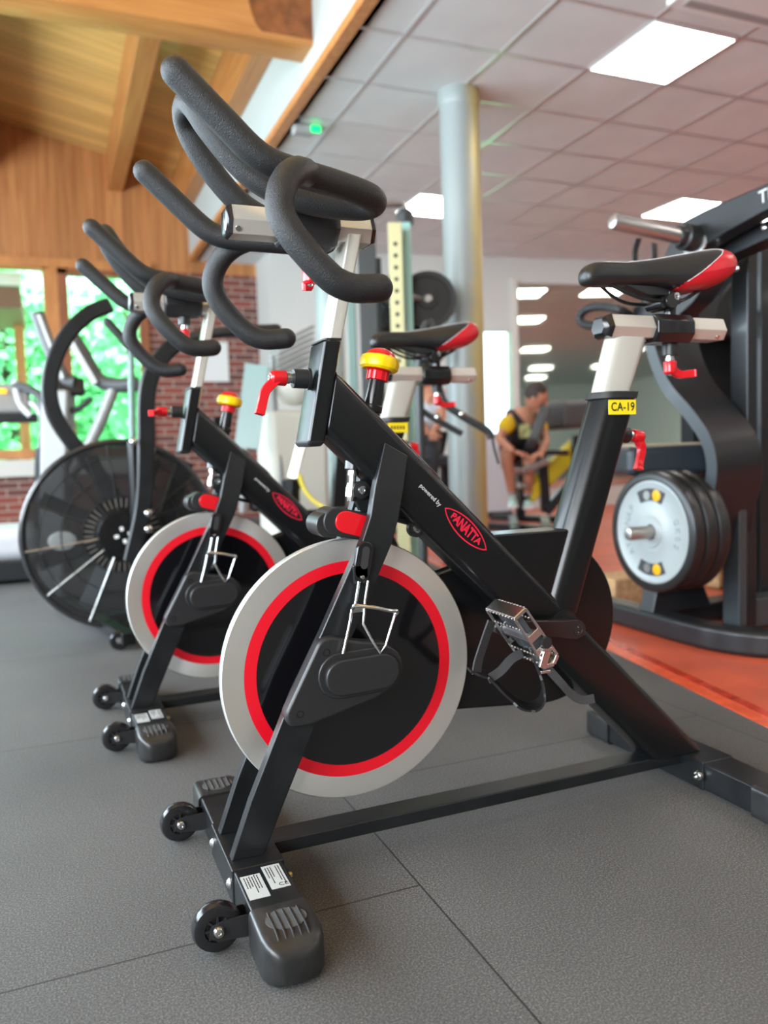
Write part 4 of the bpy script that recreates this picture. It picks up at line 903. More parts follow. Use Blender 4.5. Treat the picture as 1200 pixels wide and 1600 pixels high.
    pts_o = [(0.060*u, 0.0185*(1-u*u)**0.8) for u in [-1+2*i/20 for i in range(21)]]
    loop = pts_o + [(x, -y) for x, y in pts_o[::-1][1:-1]]
    o_ = [b.verts.new(FM @ V(x, y, 0)) for x, y in loop]; i_ = [b.verts.new(FM @ V(x*0.945, y*0.86, 0)) for x, y in loop]
    for i in range(len(loop)): b.faces.new((o_[i], o_[(i+1) % len(loop)], i_[(i+1) % len(loop)], i_[i]))
    lg = obj('logo_badge', b, M['red_ink'], t)
    text_mesh('logo_lettering', 'PANATTA', 0.0165, M['red_ink'], lg, FM @ Matrix.Translation((0, 0.0004, 0.0001)), 0.00015, 0.98, warp=lambda u: 1.75-0.95*u*u, font_scale=(1.10, 1.0), bold=0.0006)
    text_mesh('powered_by_lettering', 'powered by', 0.0115, M['white_ink'], lg, face_m(0.1430, -0.0408, 0.6500, math.radians(44.8)), 0.0001, 1.0)
    # sticker on the top face of the main tube
    TM = Matrix.Translation((0.135, -0.006, 0.7155)) @ Matrix.Rotation(math.radians(44.8), 4, 'Y')
    b = nb(); c = [b.verts.new(TM @ V(x, y, 0)) for x, y in rpoly([(-0.055, -0.022), (0.055, -0.022), (0.055, 0.022), (-0.055, 0.022)], 0.01)]; b.faces.new(c); ts = obj('top_sticker', b, mat('white_sticker', (0.75, 0.74, 0.7), 0.35), t)
    b = nb()
    for x0 in (-0.040, 0.034): prism(b, [(TM @ V(x, 0, 0)).to_tuple()[0:3:2] for x in (x0-0.012, x0+0.012)] + [((TM @ V(x0, 0, 0.0006)).x, (TM @ V(x0, 0, 0.0006)).z)], -0.026, 0.010)
    obj('sticker_stripe', b, mat('orange_red_ink', (0.8, 0.06, 0.02), 0.4), ts)
    return t
bike = make_bike()
def sticker(t, writing, loc):
    b = nb(); x0, x1, z0, z1 = 0.539, 0.606, 0.7905, 0.8195
    box2(b, (x0, -0.0412, z0), (x1, -0.0404, z1)); s = obj('number_sticker', b, M['sticker'], t)
    if writing: text_mesh('sticker_lettering', writing, 0.0235, M['ink'], s, face_m((x0+x1)/2+0.001, -0.0416, (z0+z1)/2, 0), 0.0002, 1.08, font_scale=(0.86, 1), bold=0.0004)
    else:
        b = nb(); rnd = random.Random(2)
        for i in range(5): box2(b, (x0+0.010+i*0.010, -0.0413, z0+0.009), (x0+0.016+i*0.010, -0.0412, z1-0.009))
        obj('sticker_lettering', b, M['ink'], s)
bpy.context.view_layer.update()
bike2 = copy_tree(bike)
sticker(bike, 'CA-19', None); sticker(bike2, None, None)
bike2['label'] = 'second black spin bike, behind the nearest one, smaller and further left'
def rot_place(t, b):
    # t was drawn round the world origin: put it at its real place
    t.location = (b[0], b[1], 0); t.rotation_euler = (0, 0, b[2])
# make meshes single per bike where they differ in setting: the second bar is set higher, the second saddle as well
for c in bike2.children:
    n = c.name.split('.')[0]
    if n in ('handlebar', 'handlebar_slide', 'handlebar_clamp'): c.location = (0.009, 0, 0.037)
    if n == 'handlebar_post': c.location = (0.009, 0, 0.037)
    if n == 'adjuster' and any(True for _ in [0]):
        if c.data.vertices[0].co.z > 1.0 : c.location = (0.009, 0, 0.037)
for c in bike2.children:
    if c.name.startswith('adjuster') and c.data.vertices[0].co.x < -0.06 and c.data.vertices[0].co.z < 1.0:
        p0_ = V(-0.069, -0.004, 0.860); th_ = math.radians(-80); Rm = Matrix.Rotation(th_, 3, 'X'); c.rotation_euler = (th_, 0, 0); c.location = p0_ - Rm @ p0_
rot_place(bike2, (-0.0791, 0.9337, 0.0162))
for t_ in (bike, bike2): t_['group'] = 'spin bikes in a row'
# ================================================================== the plate-loaded machine at the right
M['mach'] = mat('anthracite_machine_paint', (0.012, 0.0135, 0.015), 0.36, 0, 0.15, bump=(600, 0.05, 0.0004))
M['mach_lit'] = mat('lit_machine_paint', (0.040, 0.048, 0.054), 0.42, 0, 0.1)  # lit copy of the machine paint, brightness put into its colour
M['shroud'] = mat('black_mesh_shroud', (0.012, 0.013, 0.014), 0.6, 0, 0, bump=(250, 0.3, 0.001))
M['pad'] = mat('navy_black_upholstery', (0.018, 0.024, 0.032), 0.42, 0, 0, bump=(300, 0.1, 0.0006))
M['rubber_black'] = mat('black_plate_rubber', (0.013, 0.013, 0.013), 0.36, 0, 0, bump=(80, 0.05, 0.001))
M['plate_grey'] = mat('light_grey_plate_face', (0.34, 0.375, 0.375), 0.42, 0.1)
spec(M['shroud'], 0.15); spec(M['mach'], 0.35)
M['plate_text'] = mat('grey_raised_letters', (0.20, 0.235, 0.25), 0.5)
M['dull_steel'] = mat('dull_steel', (0.45, 0.44, 0.42), 0.35, 0.9)
M['amber'] = mat('amber_insert', (0.70, 0.36, 0.0), 0.4)
m_ = thing('weight_machine', 'large black plate-loaded strength machine filling the right edge', 'weight machine')
b = nb(); ribbon(b, [(1.645, 1.75, 0.045), (1.645, 1.27, 0.045), (1.637, 0.90, 0.045), (1.662, 0.73, 0.045), (1.745, 0.615, 0.045), (1.90, 0.53, 0.045), (2.2, 0.45, 0.045), (2.6, 0.42, 0.045)], 0.090, 0.10, wdir=V(0, 0, 1), smooth=8); obj('base_frame', b, M['mach'], m_, bevel=0.02, seg=4)
b = nb(); bar(b, (1.66, 1.13, 0.048), (2.75, 1.23, 0.048), 0.10, 0.075); obj('cross_member', b, M['mach'], m_, bevel=0.008)
b = nb(); box(b, (1.75, 1.12, 0.15), (0.16, 0.10, 0.14)); prism(b, [(1.60, 0.08), (1.90, 0.08), (1.80, 0.30), (1.66, 0.30)], 1.06, 1.14); obj('plate_support', b, M['mach'], m_, bevel=0.006)
pc_ = V(1.55, 1.012, 0.405)
b = nb(); lathe(b, pc_+V(0.30, 0, 0), (-1, 0, 0), [(0, 0.025), (0.395, 0.025), (0.402, 0.021), (0.405, 0.012)], 24); obj('loading_peg', b, M['dull_steel'], m_)
b = nb(); tube(b, [pc_+V(0.30, 0, 0), pc_+V(0.34, 0.02, 0.2), (1.93, 1.06, 0.72)], 0.04, 12, 5); obj('peg_arm', b, M['mach'], m_)
# curved lever arm: wide flat bar on edge
b = nb()
ap = [at(1012, 515, x=1.66), at(1022, 560, x=1.66), at(1042, 605, x=1.66), at(1078, 648, x=1.67), at(1104, 688, x=1.68), at(1113, 732, x=1.69), at(1106, 785, x=1.70), at(1092, 850, x=1.70)]
ribbon(b, [p+V(0.11, 0, 0) for p in ap], 0.22, 0.045, wdir=V(1, 0, 0), smooth=7); obj('curved_arm', b, M['mach'], m_, bevel=0.004)
b = nb(); ribbon(b, [p-V(0.002, 0, 0) for p in ap], 0.004, 0.049, wdir=V(1, 0, 0), smooth=7); obj('arm_lit_edge', b, M['mach_lit'], m_)
# the two slanting top beams (drawn in their own upright plane)
def yz(px, py, x): p = at(px, py, x=x); return (p.y, p.z)
X1 = 1.62
b = nb(); prism(b, rpoly([yz(1036, 400, X1), yz(1062, 348, X1), yz(1100, 328, X1), yz(1200, 285, X1), yz(1330, 236, X1), yz(1330, 275, X1), yz(1200, 327, X1), yz(1135, 362, X1), yz(1075, 400, X1), yz(1045, 425, X1)], 0.03, 5), X1, X1+0.07, 'x'); bm1 = obj('upper_beam', b, M['mach'], m_, bevel=0.006)
X2 = 1.72
b = nb(); prism(b, rpoly([yz(1040, 425, X2), yz(1100, 383, X2), yz(1200, 343, X2), yz(1330, 300, X2), yz(1330, 335, X2), yz(1200, 372, X2), yz(1120, 408, X2), yz(1085, 470, X2), yz(1030, 520, X2), yz(985, 505, X2), yz(1010, 470, X2)], 0.03, 5), X2, X2+0.09, 'x'); obj('lower_beam', b, M['mach'], m_, bevel=0.006)
for px, py in ((1127, 412), (1151, 419), (1194, 356)):
    p = at(px, py, x=X2-0.001); b = nb(); lathe(b, p, (-1, 0, 0), [(0, 0.012), (0.004, 0.011), (0.008, 0.006), (0.009, 0.002)], 12); obj('bolt', b, M['steel'], m_)
pb = V(1.60, 0.858, 1.436)
b = nb(); lathe(b, pb, (-1, 0.0, 0.10), [(0, 0.026), (0.325, 0.026), (0.332, 0.022), (0.335, 0.010)], 24); obj('loading_peg', b, M['dull_steel'], m_)
b = nb(); lathe(b, pb+V(0.02, 0, 0), (-1, 0, 0.1), [(0, 0.045), (0.05, 0.045), (0.055, 0.038), (0.075, 0.034)], 28); obj('peg_collar', b, M['plastic'], m_)
b = nb(); lathe(b, pb+V(0.028, 0, 0), (-1, 0, 0.1), [(0, 0.060), (0.006, 0.060), (0.008, 0.05)], 28); obj('peg_washer', b, M['dull_steel'], m_)
b = nb(); ribbon(b, [at(998, 372, x=1.70), at(992, 395, x=1.70), at(996, 425, x=1.70), at(1012, 440, x=1.70), at(1022, 410, x=1.70), at(1022, 380, x=1.70)], 0.035, 0.004, wdir=V(1, 0.3, 0)); obj('hanging_strap', b, M['strap'], m_)
hx = 1.66
b = nb(); tube(b, [at(990, 497, x=hx+.1), at(968, 484, x=hx), at(940, 479, x=hx), at(917, 483, x=hx), at(906, 496, x=hx), at(914, 507, x=hx), at(945, 511, x=hx), at(985, 517, x=hx+.1)], 0.018, 12, 6); obj('grip_loop', b, M['foam'], m_)
b = nb(); bar(b, at(1000, 500, x=1.76), at(1075, 445, x=1.76), 0.06, 0.10); obj('grip_bracket', b, M['mach'], m_, bevel=0.01)
# seat
sp = at(1035, 718, D=3.25)
b = nb(); box(b, (sp.x, sp.y, sp.z), (0.42, 0.44, 0.115), Matrix.Rotation(-0.38, 3, 'Z')); obj('seat_pad', b, M['pad'], m_, bevel=0.03, seg=5)
b = nb(); box(b, (sp.x, sp.y, sp.z+0.060), (0.36, 0.38, 0.012), Matrix.Rotation(-0.38, 3, 'Z')); obj('seat_top_sheen', b, mat('tan_seat_reflection', (0.36, 0.29, 0.19), 0.5), m_, bevel=0.005)  # tan layer painting the reflection on top of the dark pad
b = nb(); bar(b, (sp.x+0.05, sp.y+0.05, 0.08), (sp.x, sp.y, sp.z-0.05), 0.08, 0.10); obj('seat_stem', b, M['mach'], m_, bevel=0.006)
# uprights and weight-stack shroud behind
for px, w, D, top in ((1162, 0.05, 3.05, 1.62), (1184, 0.06, 3.25, 1.50), (1148, 0.04, 3.0, 0.62)):
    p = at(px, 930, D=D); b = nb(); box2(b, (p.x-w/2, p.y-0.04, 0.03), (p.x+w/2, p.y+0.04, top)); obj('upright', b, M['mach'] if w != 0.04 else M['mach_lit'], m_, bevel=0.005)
p = at(1178, 920, D=3.1)
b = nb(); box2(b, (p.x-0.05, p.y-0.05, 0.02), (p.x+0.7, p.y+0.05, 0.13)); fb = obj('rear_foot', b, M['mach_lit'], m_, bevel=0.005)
for px in (1162, 1172):
    q = at(px, 929, y=p.y-0.052); b = nb(); lathe(b, q, (0, -1, 0), [(0, 0.012), (0.006, 0.01), (0.008, 0.003)], 10); obj('bolt', b, M['steel'], fb)
s0 = at(1072, 640, D=3.55)
b = nb(); box2(b, (s0.x+0.02, s0.y-0.02, 0.50), (s0.x+0.34, s0.y+0.06, 1.66)); obj('shroud_panel', b, M['shroud'], m_, bevel=0.01)
b = nb(); box2(b, (s0.x+0.36, s0.y-0.35, 0.12), (s0.x+1.3, s0.y-0.27, 1.72)); obj('shroud_panel', b, M['shroud'], m_, bevel=0.01)
b = nb(); prism(b, rpoly([(s0.x-0.03, 1.18), (s0.x+0.55, 1.18), (s0.x+0.55, 1.55), (s0.x+0.30, 1.58), (s0.x+0.04, 1.36)], 0.05, 4), s0.y-0.16, s0.y-0.06); obj('top_cowl', b, M['mach'], m_, bevel=0.01)
b = nb(); bar(b, (s0.x+0.35, s0.y-0.1, 1.30), (s0.x+0.9, s0.y-0.35, 1.36), 0.06, 0.07); obj('cross_strut', b, M['mach'], m_)
b = nb(); q = at(1092, 668, D=3.2); box(b, q, (0.045, 0.01, 0.022)); obj('yellow_tag', b, M['sticker'], m_)
# maker's lettering running off the edge of the picture, on the upper beam
p = at(1198, 305, x=X1-0.001)
e_ = (at(1280, 266, x=X1-0.001)-p).normalized()      # runs up the beam
zz_ = V(-1, 0, 0); yy_ = zz_.cross(e_)
MT = Matrix(((e_.x, yy_.x, zz_.x, p.x), (e_.y, yy_.y, zz_.y, p.y), (e_.z, yy_.z, zz_.z, p.z), (0, 0, 0, 1)))
text_mesh('maker_lettering', 'TECHNOGYM', 0.058, mat('silver_lettering', (0.55, 0.55, 0.55), 0.4), bm1, MT @ Matrix.Translation((0.150, 0.0, 0)), 0.0006, 1.0)
rebase(m_)
# --- three plates on the peg
for k in range(3):
    c = pc_ + V(0.058*k, 0, 0)
    t = thing('weight_plate', ['weight plate with light grey face, front one on the low peg', 'middle one of the three rubber plates on the low peg', 'rearmost rubber plate on the low peg, nearest the machine frame'][k], 'weight plate', group='weight plates on the low peg')
    b = nb(); lathe(b, c, (1, 0, 0), [(0.010, 0.03), (0.008, 0.19), (0.000, 0.196), (0.0, 0.214), (0.006, 0.2235), (0.018, 0.228), (0.040, 0.228), (0.050, 0.2235), (0.055, 0.214), (0.055, 0.03)], 72); obj('rubber_rim', b, M['rubber_black'], t)
    b = nb(); lathe(b, c+V(0.0085, 0, 0), (-1, 0, 0), [(0, 0.194), (0.003, 0.192), (0.004, 0.186), (0.0015, 0.182), (0.0015, 0.085), (0.004, 0.080), (0.004, 0.060), (0.008, 0.056), (0.008, 0.030), (0.0, 0.028)], 72); fc = obj('plate_face', b, M['plate_grey'], t)
    if k == 0:
        for s in (-1, 1):
            b = nb(); pts = []
            for i in range(13): a = PI/2*s + (-0.47+0.94*i/12); pts.append((c.y+0.163*math.cos(a), c.z+0.163*math.sin(a)))
            for i in range(13): a = PI/2*s + (0.47-0.94*i/12); pts.append((c.y+0.118*math.cos(a), c.z+0.118*math.sin(a)))
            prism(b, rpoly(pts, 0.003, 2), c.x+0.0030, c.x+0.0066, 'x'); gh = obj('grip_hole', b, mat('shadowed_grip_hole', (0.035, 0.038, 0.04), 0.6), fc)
            b = nb(); lathe(b, (c.x+0.0032, c.y-0.032, c.z+s*0.137), (-1, 0, 0), [(0, 0.021), (0.001, 0.021), (0.002, 0.016)], 20); obj('amber_core', b, M['amber'], gh)
            b = nb(); lathe(b, (c.x+0.0032, c.y+0.020, c.z+s*0.136), (-1, 0, 0), [(0, 0.017), (0.001, 0.017)], 20); obj('steel_core', b, M['dull_steel'], gh)
        def arc_text(s_, a0, rad, size):
            for i, ch in enumerate(s_):
                a = a0 - i*0.22
                if ch == ' ': continue
                mt = Matrix.Translation((c.x+0.0068, c.y+rad*math.cos(a), c.z+rad*math.sin(a))) @ Matrix.Rotation(-PI/2, 4, 'Z') @ Matrix.Rotation(PI/2, 4, 'X') @ Matrix.Rotation(0, 4, 'Z')
                # upright letters following the circle
                up = V(0, math.cos(a), math.sin(a)); zz = V(-1, 0, 0); xx = up.cross(zz)
                mt = Matrix(((xx.x, up.x, zz.x, c.x+0.0068), (xx.y, up.y, zz.y, c.y+rad*math.cos(a)), (xx.z, up.z, zz.z, c.z+rad*math.sin(a)), (0, 0, 0, 1)))
                text_mesh('raised_lettering', ch, size, M['plate_text'], fc, mt, 0.0012, 1)
        arc_text('PANATTA'[::-1] if False else 'PANATTA', 0.66, 0.135, 0.040)
        arc_text('20KG', PI+0.33, 0.135, 0.034)
    rebase(t)

# ================================================================== small things on the floor beyond
def simple_box(name, lab, cat, c, s, m, rz=0, bev=0.01, group=None, extra=None):
    t = thing(name, lab, cat, group=group); b = nb(); box(b, c, s, Matrix.Rotation(rz, 3, 'Z')); obj('body', b, m, t, bevel=bev)
    if extra: extra(t)
    rebase(t); return t
M['cork'] = mat('cork', (0.48, 0.30, 0.15), 0.9, vary=(40, 0.2)); M['card'] = mat('brown_cardboard', (0.40, 0.25, 0.12), 0.8)
p = at(985, 930, D=3.75); b = nb(); box2(b, (p.x-0.17, p.y-0.1, 0.001), (p.x+0.17, p.y+0.1, 0.13)); tag(obj('cork_block', b, M['cork'], bevel=0.012), 'tan cork block on the orange floor, left of the stacked plates', 'exercise block', 'exercise blocks')
p = at(1128, 900, D=4.1); b = nb(); box2(b, (p.x-0.12, p.y-0.1, 0.001), (p.x+0.12, p.y+0.1, 0.20)); tag(obj('cork_block', b, M['cork'], bevel=0.012), 'tan cork block seen right of the stacked plates', 'exercise block', 'exercise blocks')
p = at(1188, 885, D=4.6); b = nb(); box2(b, (p.x-0.15, p.y-0.12, 0.001), (p.x+0.2, p.y+0.12, 0.30)); tag(obj('cardboard_box', b, M['card'], bevel=0.004), 'brown cardboard box behind the machine at the right edge', 'box')
rk = thing('storage_shelf', 'dark shelf at the right edge carrying coloured gym kit', 'shelf'); p = at(1215, 800, D=5.2)
for z in (0.10, 0.62, 1.12):
    b = nb(); box2(b, (p.x-0.35, p.y-0.2, z), (p.x+0.9, p.y+0.2, z+0.03)); obj('shelf_board', b, M['mach'], rk)
for x in (-0.35, 0.86):
    for y in (-0.2, 0.16):
        b = nb(); box2(b, (p.x+x, p.y+y, 0), (p.x+x+0.04, p.y+y+0.04, 1.4)); obj('shelf_post', b, M['mach'], rk)
rebase(rk)
M['kit_red'] = mat('red_kit_plastic', (0.65, 0.03, 0.07), 0.4); M['kit_blue'] = mat('blue_kit_plastic', (0.03, 0.12, 0.5), 0.4); M['kit_yellow'] = mat('yellow_green_kit_plastic', (0.7, 0.68, 0.03), 0.4)
for z, lab in ((1.152, 'red gym bag on the top board of the shelf at the right edge'), (0.652, 'red gym bag on the middle board of the shelf')):
    t = thing('gym_bag', lab, 'bag', group='red gym bags'); b = nb(); box2(b, (p.x-0.32, p.y-0.16, z), (p.x+0.30, p.y+0.16, z+0.20)); obj('bag_body', b, M['kit_red'], t, bevel=0.05, seg=4)
    b = nb(); tube(b, [(p.x-0.15, p.y, z+0.19), (p.x-0.1, p.y, z+0.26), (p.x+0.1, p.y, z+0.26), (p.x+0.15, p.y, z+0.19)], 0.012, 8, 4); obj('bag_handle', b, M['strap'], t); rebase(t)
t = thing('kettlebell', 'blue kettlebell on the low board of the shelf at the right edge', 'kettlebell'); b = nb(); ball(b, (p.x-0.10, p.y, 0.26), 0.13, 1, 1, 1); obj('bell', b, M['kit_blue'], t)
b = nb(); tube(b, [(p.x-0.19, p.y, 0.34), (p.x-0.18, p.y, 0.45), (p.x-0.02, p.y, 0.45), (p.x-0.01, p.y, 0.34)], 0.018, 10, 5); obj('bell_handle', b, M['kit_blue'], t); rebase(t)
t = thing('kettlebell', 'yellow-green kettlebell left of the blue one on the low board', 'kettlebell'); b = nb(); ball(b, (p.x-0.31, p.y-0.02, 0.20), 0.068); obj('bell', b, M['kit_yellow'], t)
b = nb(); tube(b, [(p.x-0.35, p.y-0.02, 0.25), (p.x-0.345, p.y-0.02, 0.31), (p.x-0.275, p.y-0.02, 0.31), (p.x-0.27, p.y-0.02, 0.25)], 0.010, 10, 5); obj('bell_handle', b, M['kit_yellow'], t); rebase(t)

# ================================================================== people: joints at their places, skinned into one body
def skinned(name, joints, edges, radii, m, parent, sub=2):
    me = bpy.data.meshes.new(name); keys = list(joints)
    me.from_pydata([tuple(joints[k]) for k in keys], [(keys.index(a), keys.index(b)) for a, b in edges], []); me.materials.append(m)
    o = bpy.data.objects.new(name, me); COL.objects.link(o); o.parent = parent
    sk = o.modifiers.new('skin', 'SKIN'); sk.use_smooth_shade = True
    for i, k in enumerate(keys):
        r = radii[k]; me.skin_vertices[0].data[i].radius = (r, r) if not isinstance(r, tuple) else r
    me.skin_vertices[0].data[0].use_root = True
    s = o.modifiers.new('sub', 'SUBSURF'); s.levels = sub; s.render_levels = sub
    bpy.context.view_layer.update(); dg = bpy.context.evaluated_depsgraph_get(); me2 = bpy.data.meshes.new_from_object(o.evaluated_get(dg)); o.modifiers.clear(); o.data = me2; me2.name = name
    for p_ in me2.polygons: p_.use_smooth = True
    return o
M['skin'] = mat('skin', (0.50, 0.22, 0.13), 0.55); M['hair'] = mat('dark_brown_hair', (0.035, 0.02, 0.014), 0.6); M['tee'] = mat('black_cotton', (0.02, 0.021, 0.025), 0.8); M['sleeve'] = mat('mustard_sleeve', (0.72, 0.46, 0.01), 0.75)
M['shorts'] = mat('maroon_shorts', (0.16, 0.03, 0.035), 0.8); M['shoe'] = mat('mint_shoe', (0.50, 0.72, 0.66), 0.5); M['sole'] = mat('white_sole', (0.75, 0.75, 0.73), 0.5); M['sock'] = mat('grey_sock', (0.35, 0.35, 0.36), 0.8)
def head(t, neck, hc, face, skin=None, hair=None):
    """head with face, ears and hair, on the body's neck"""
    face = Vector(face).normalized(); up = (Vector(hc)-Vector(neck)).normalized(); up = (up - face*up.dot(face)).normalized(); sd = face.cross(up)
    R = Matrix((sd, face, up)).transposed()
    b = nb(); ball(b, hc, 0.1, 0.78, 0.98, 1.18, 24, 18, R)
    for v in b.verts:
        q = R.transposed() @ (v.co-Vector(hc))
        if q.z < -0.02: q.x *= 1-0.28*min(1, (-q.z-0.02)/0.10); q.y *= 1-0.08*min(1, (-q.z)/0.1)
        if q.y > 0.05 and -0.03 < q.z < 0.02 and abs(q.x) > 0.015: q.y -= 0.006
        v.co = Vector(hc) + R @ q
    for q, s3, r in (((0, 0.102, -0.012), (0.5, 0.9, 1.2), 0.02), ((0, 0.092, -0.055), (1.4, 0.4, 0.45), 0.018), ((0.078, 0.0, -0.008), (0.35, 0.8, 1.2), 0.026), ((-0.078, 0.0, -0.008), (0.35, 0.8, 1.2), 0.026), ((0, 0.07, -0.095), (1.0, 0.8, 0.7), 0.032)):
        ball(b, Vector(hc)+R @ V(*q), r, *s3, 12, 8, R)
    hd = obj('face', b, skin or M['skin'], t, angle=80)
    b = nb(); ball(b, Vector(hc)+R @ V(0, -0.016, 0.018), 0.106, 0.80, 0.95, 1.12, 22, 16, R)
    dl = [v for v in b.verts if (R.transposed() @ (v.co-Vector(hc))).z < -0.045 or ((R.transposed() @ (v.co-Vector(hc))).y > 0.045 and (R.transposed() @ (v.co-Vector(hc))).z < 0.05)]
    bmesh.ops.delete(b, geom=dl, context='VERTS'); obj('hair', b, hair or M['hair'], t, angle=80)
    for s in (-1, 1):
        b = nb(); ball(b, Vector(hc)+R @ V(s*0.030, 0.088, 0.008), 0.009, 1.3, 0.6, 0.8, 8, 6, R); obj('eye', b, M['ink'], hd)
def hand(t, wrist, d, palm_n, sgn, skin):
    """palm with four bent fingers and a thumb leaving its side"""
    d = Vector(d).normalized(); n_ = Vector(palm_n); n_ = (n_-d*n_.dot(d)).normalized(); s = d.cross(n_)*sgn; w = Vector(wrist)
    J = {'w': w, 'p': w+d*0.045, 'k': w+d*0.085}; E = [('w', 'p'), ('p', 'k')]; Rr = {'w': (0.026, 0.020), 'p': (0.036, 0.016), 'k': (0.034, 0.013)}
    o = skinned('hand', J, E, Rr, skin, t, 2)
    for i, (off, L) in enumerate(((-0.027, 0.068), (-0.009, 0.078), (0.009, 0.072), (0.027, 0.056))):
        b0 = w+d*0.088+s*off; tube_b = nb(); tube(tube_b, [w+d*0.07+s*off, b0+d*L*0.3+n_*0.004, b0+d*L*0.65+n_*0.020, b0+d*L*0.80+n_*0.040], 0.0085, 8, 4, cap='round'); obj('finger', tube_b, skin, o)
    tb = nb(); tube(tb, [w+d*0.03-s*0.02, w+d*0.055-s*0.052+n_*0.01, w+d*0.085-s*0.060+n_*0.022], 0.010, 8, 4, cap='round'); obj('thumb', tb, skin, o)
def shoe(t, ankle, d, m, sm):
    d = Vector(d); d.z = 0; d.normalize(); a = Vector(ankle); f = V(a.x, a.y, a.z-0.075)
    o = skinned('shoe', {'h': f-d*0.05+V(0, 0, 0.035), 'm': f+d*0.04+V(0, 0, 0.035), 't': f+d*0.15+V(0, 0, 0.028), 'a': a+V(0, 0, -0.01)}, [('h', 'm'), ('m', 't'), ('m', 'a')], {'h': 0.038, 'm': 0.042, 't': 0.034, 'a': 0.042}, m, t, 2)
    b = nb(); s, u = frame_of(d); pts = [f-d*0.09, f-d*0.02, f+d*0.10, f+d*0.185]; ribbon(b, [q+V(0, 0, 0.008) for q in pts], 0.085, 0.022, wdir=s, widths=[0.06, 0.075, 0.09, 0.06]); obj('sole', b, sm, o)
D0 = 7.2
J = dict(hip=at(813, 706, D=7.38), waist=at(812, 688, D=7.26), chest=at(816, 662, D=7.08), neck0=at(822, 646, D=7.0), neck=at(826, 637, D=6.96),
         rs=at(797, 655, D=6.98), re=at(779, 686, D=6.90), rw=at(803, 706, D=6.72), ls=at(838, 656, D=7.16), le=at(853, 688, D=7.0), lw=at(846, 708, D=6.76),
         rh=at(803, 708, D=7.34), rk=at(790, 709, D=6.92), ra=at(801, 776, D=7.06), lh=at(823, 710, D=7.40), lk=at(826, 716, D=6.98), la=at(824, 778, D=7.1))
man = thing('person', 'man in a black and mustard T-shirt and shorts, sitting bent forward at a machine', 'person')
limbs = skinned('body', {k: J[k] for k in ('hip', 'waist', 'chest', 'neck0', 'neck', 'rs', 're', 'rw', 'ls', 'le', 'lw', 'rh', 'rk', 'ra', 'lh', 'lk', 'la')},
    [('hip', 'waist'), ('waist', 'chest'), ('chest', 'neck0'), ('neck0', 'neck'), ('neck0', 'rs'), ('rs', 're'), ('re', 'rw'), ('neck0', 'ls'), ('ls', 'le'), ('le', 'lw'), ('hip', 'rh'), ('rh', 'rk'), ('rk', 'ra'), ('hip', 'lh'), ('lh', 'lk'), ('lk', 'la')],
    dict(hip=0.12, waist=0.12, chest=0.13, neck0=0.07, neck=0.058, rs=0.06, re=0.042, rw=0.028, ls=0.06, le=0.042, lw=0.028, rh=0.085, rk=0.062, ra=0.040, lh=0.085, lk=0.062, la=0.040), M['skin'], man)
skinned('t_shirt', {'a': J['hip'].lerp(J['waist'], 0.2), 'w': J['waist'], 'c': J['chest'], 'n': J['neck0'], 'r': J['rs'].lerp(J['neck0'], 0.12), 'l': J['ls'].lerp(J['neck0'], 0.12)}, [('a', 'w'), ('w', 'c'), ('c', 'n'), ('n', 'r'), ('n', 'l')], dict(a=0.145, w=0.148, c=0.165, n=0.098, r=0.090, l=0.090), M['tee'], man)
for a, c in (('rs', 're'), ('ls', 'le')):
    skinned('sleeve', {'a': J[a].lerp(J['neck0'], 0.12), 'm': J[a].lerp(J[c], 0.3), 'e': J[a].lerp(J[c], 0.72)}, [('a', 'm'), ('m', 'e')], dict(a=0.086, m=0.080, e=0.066), M['sleeve'], man)
skinned('shorts', {'h': J['hip'], 'rh': J['rh'], 'r': J['rh'].lerp(J['rk'], 0.6), 'lh': J['lh'], 'l': J['lh'].lerp(J['lk'], 0.78)}, [('h', 'rh'), ('rh', 'r'), ('h', 'lh'), ('lh', 'l')], dict(h=0.135, rh=0.10, r=0.088, lh=0.10, l=0.088), M['shorts'], man)
head(man, J['neck'], at(838, 620, D=6.9), (RX*0.9-WZ*0.35-UY*0.55))
hand(man, J['rw'], RX*0.9-UY*0.2-WZ*0.2, -UY, 1, M['skin']); hand(man, J['lw'], -RX*0.6-UY*0.2-WZ*0.5, -UY, -1, M['skin'])
for k in ('ra', 'la'):
    skinned('sock', {'a': J[k], 'b': J[k]+(J['rk' if k == 'ra' else 'lk']-J[k])*0.22}, [('a', 'b')], dict(a=0.046, b=0.048), M['sock'], man)
    shoe(man, J[k]+V(0, 0, -0.01), -WZ-RX*0.15, M['shoe'], M['sole'])
p = at(817, 668, D=6.90)
b = nb(); box(b, p+V(0.02, 0, -0.03), (0.10, 0.012, 0.12), Matrix.Rotation(-0.4, 3, 'Z')); obj('chest_print', b, mat('yellow_grey_print', (0.30, 0.29, 0.12), 0.8, vary=(18, 0.7)), man)
rebase(man)
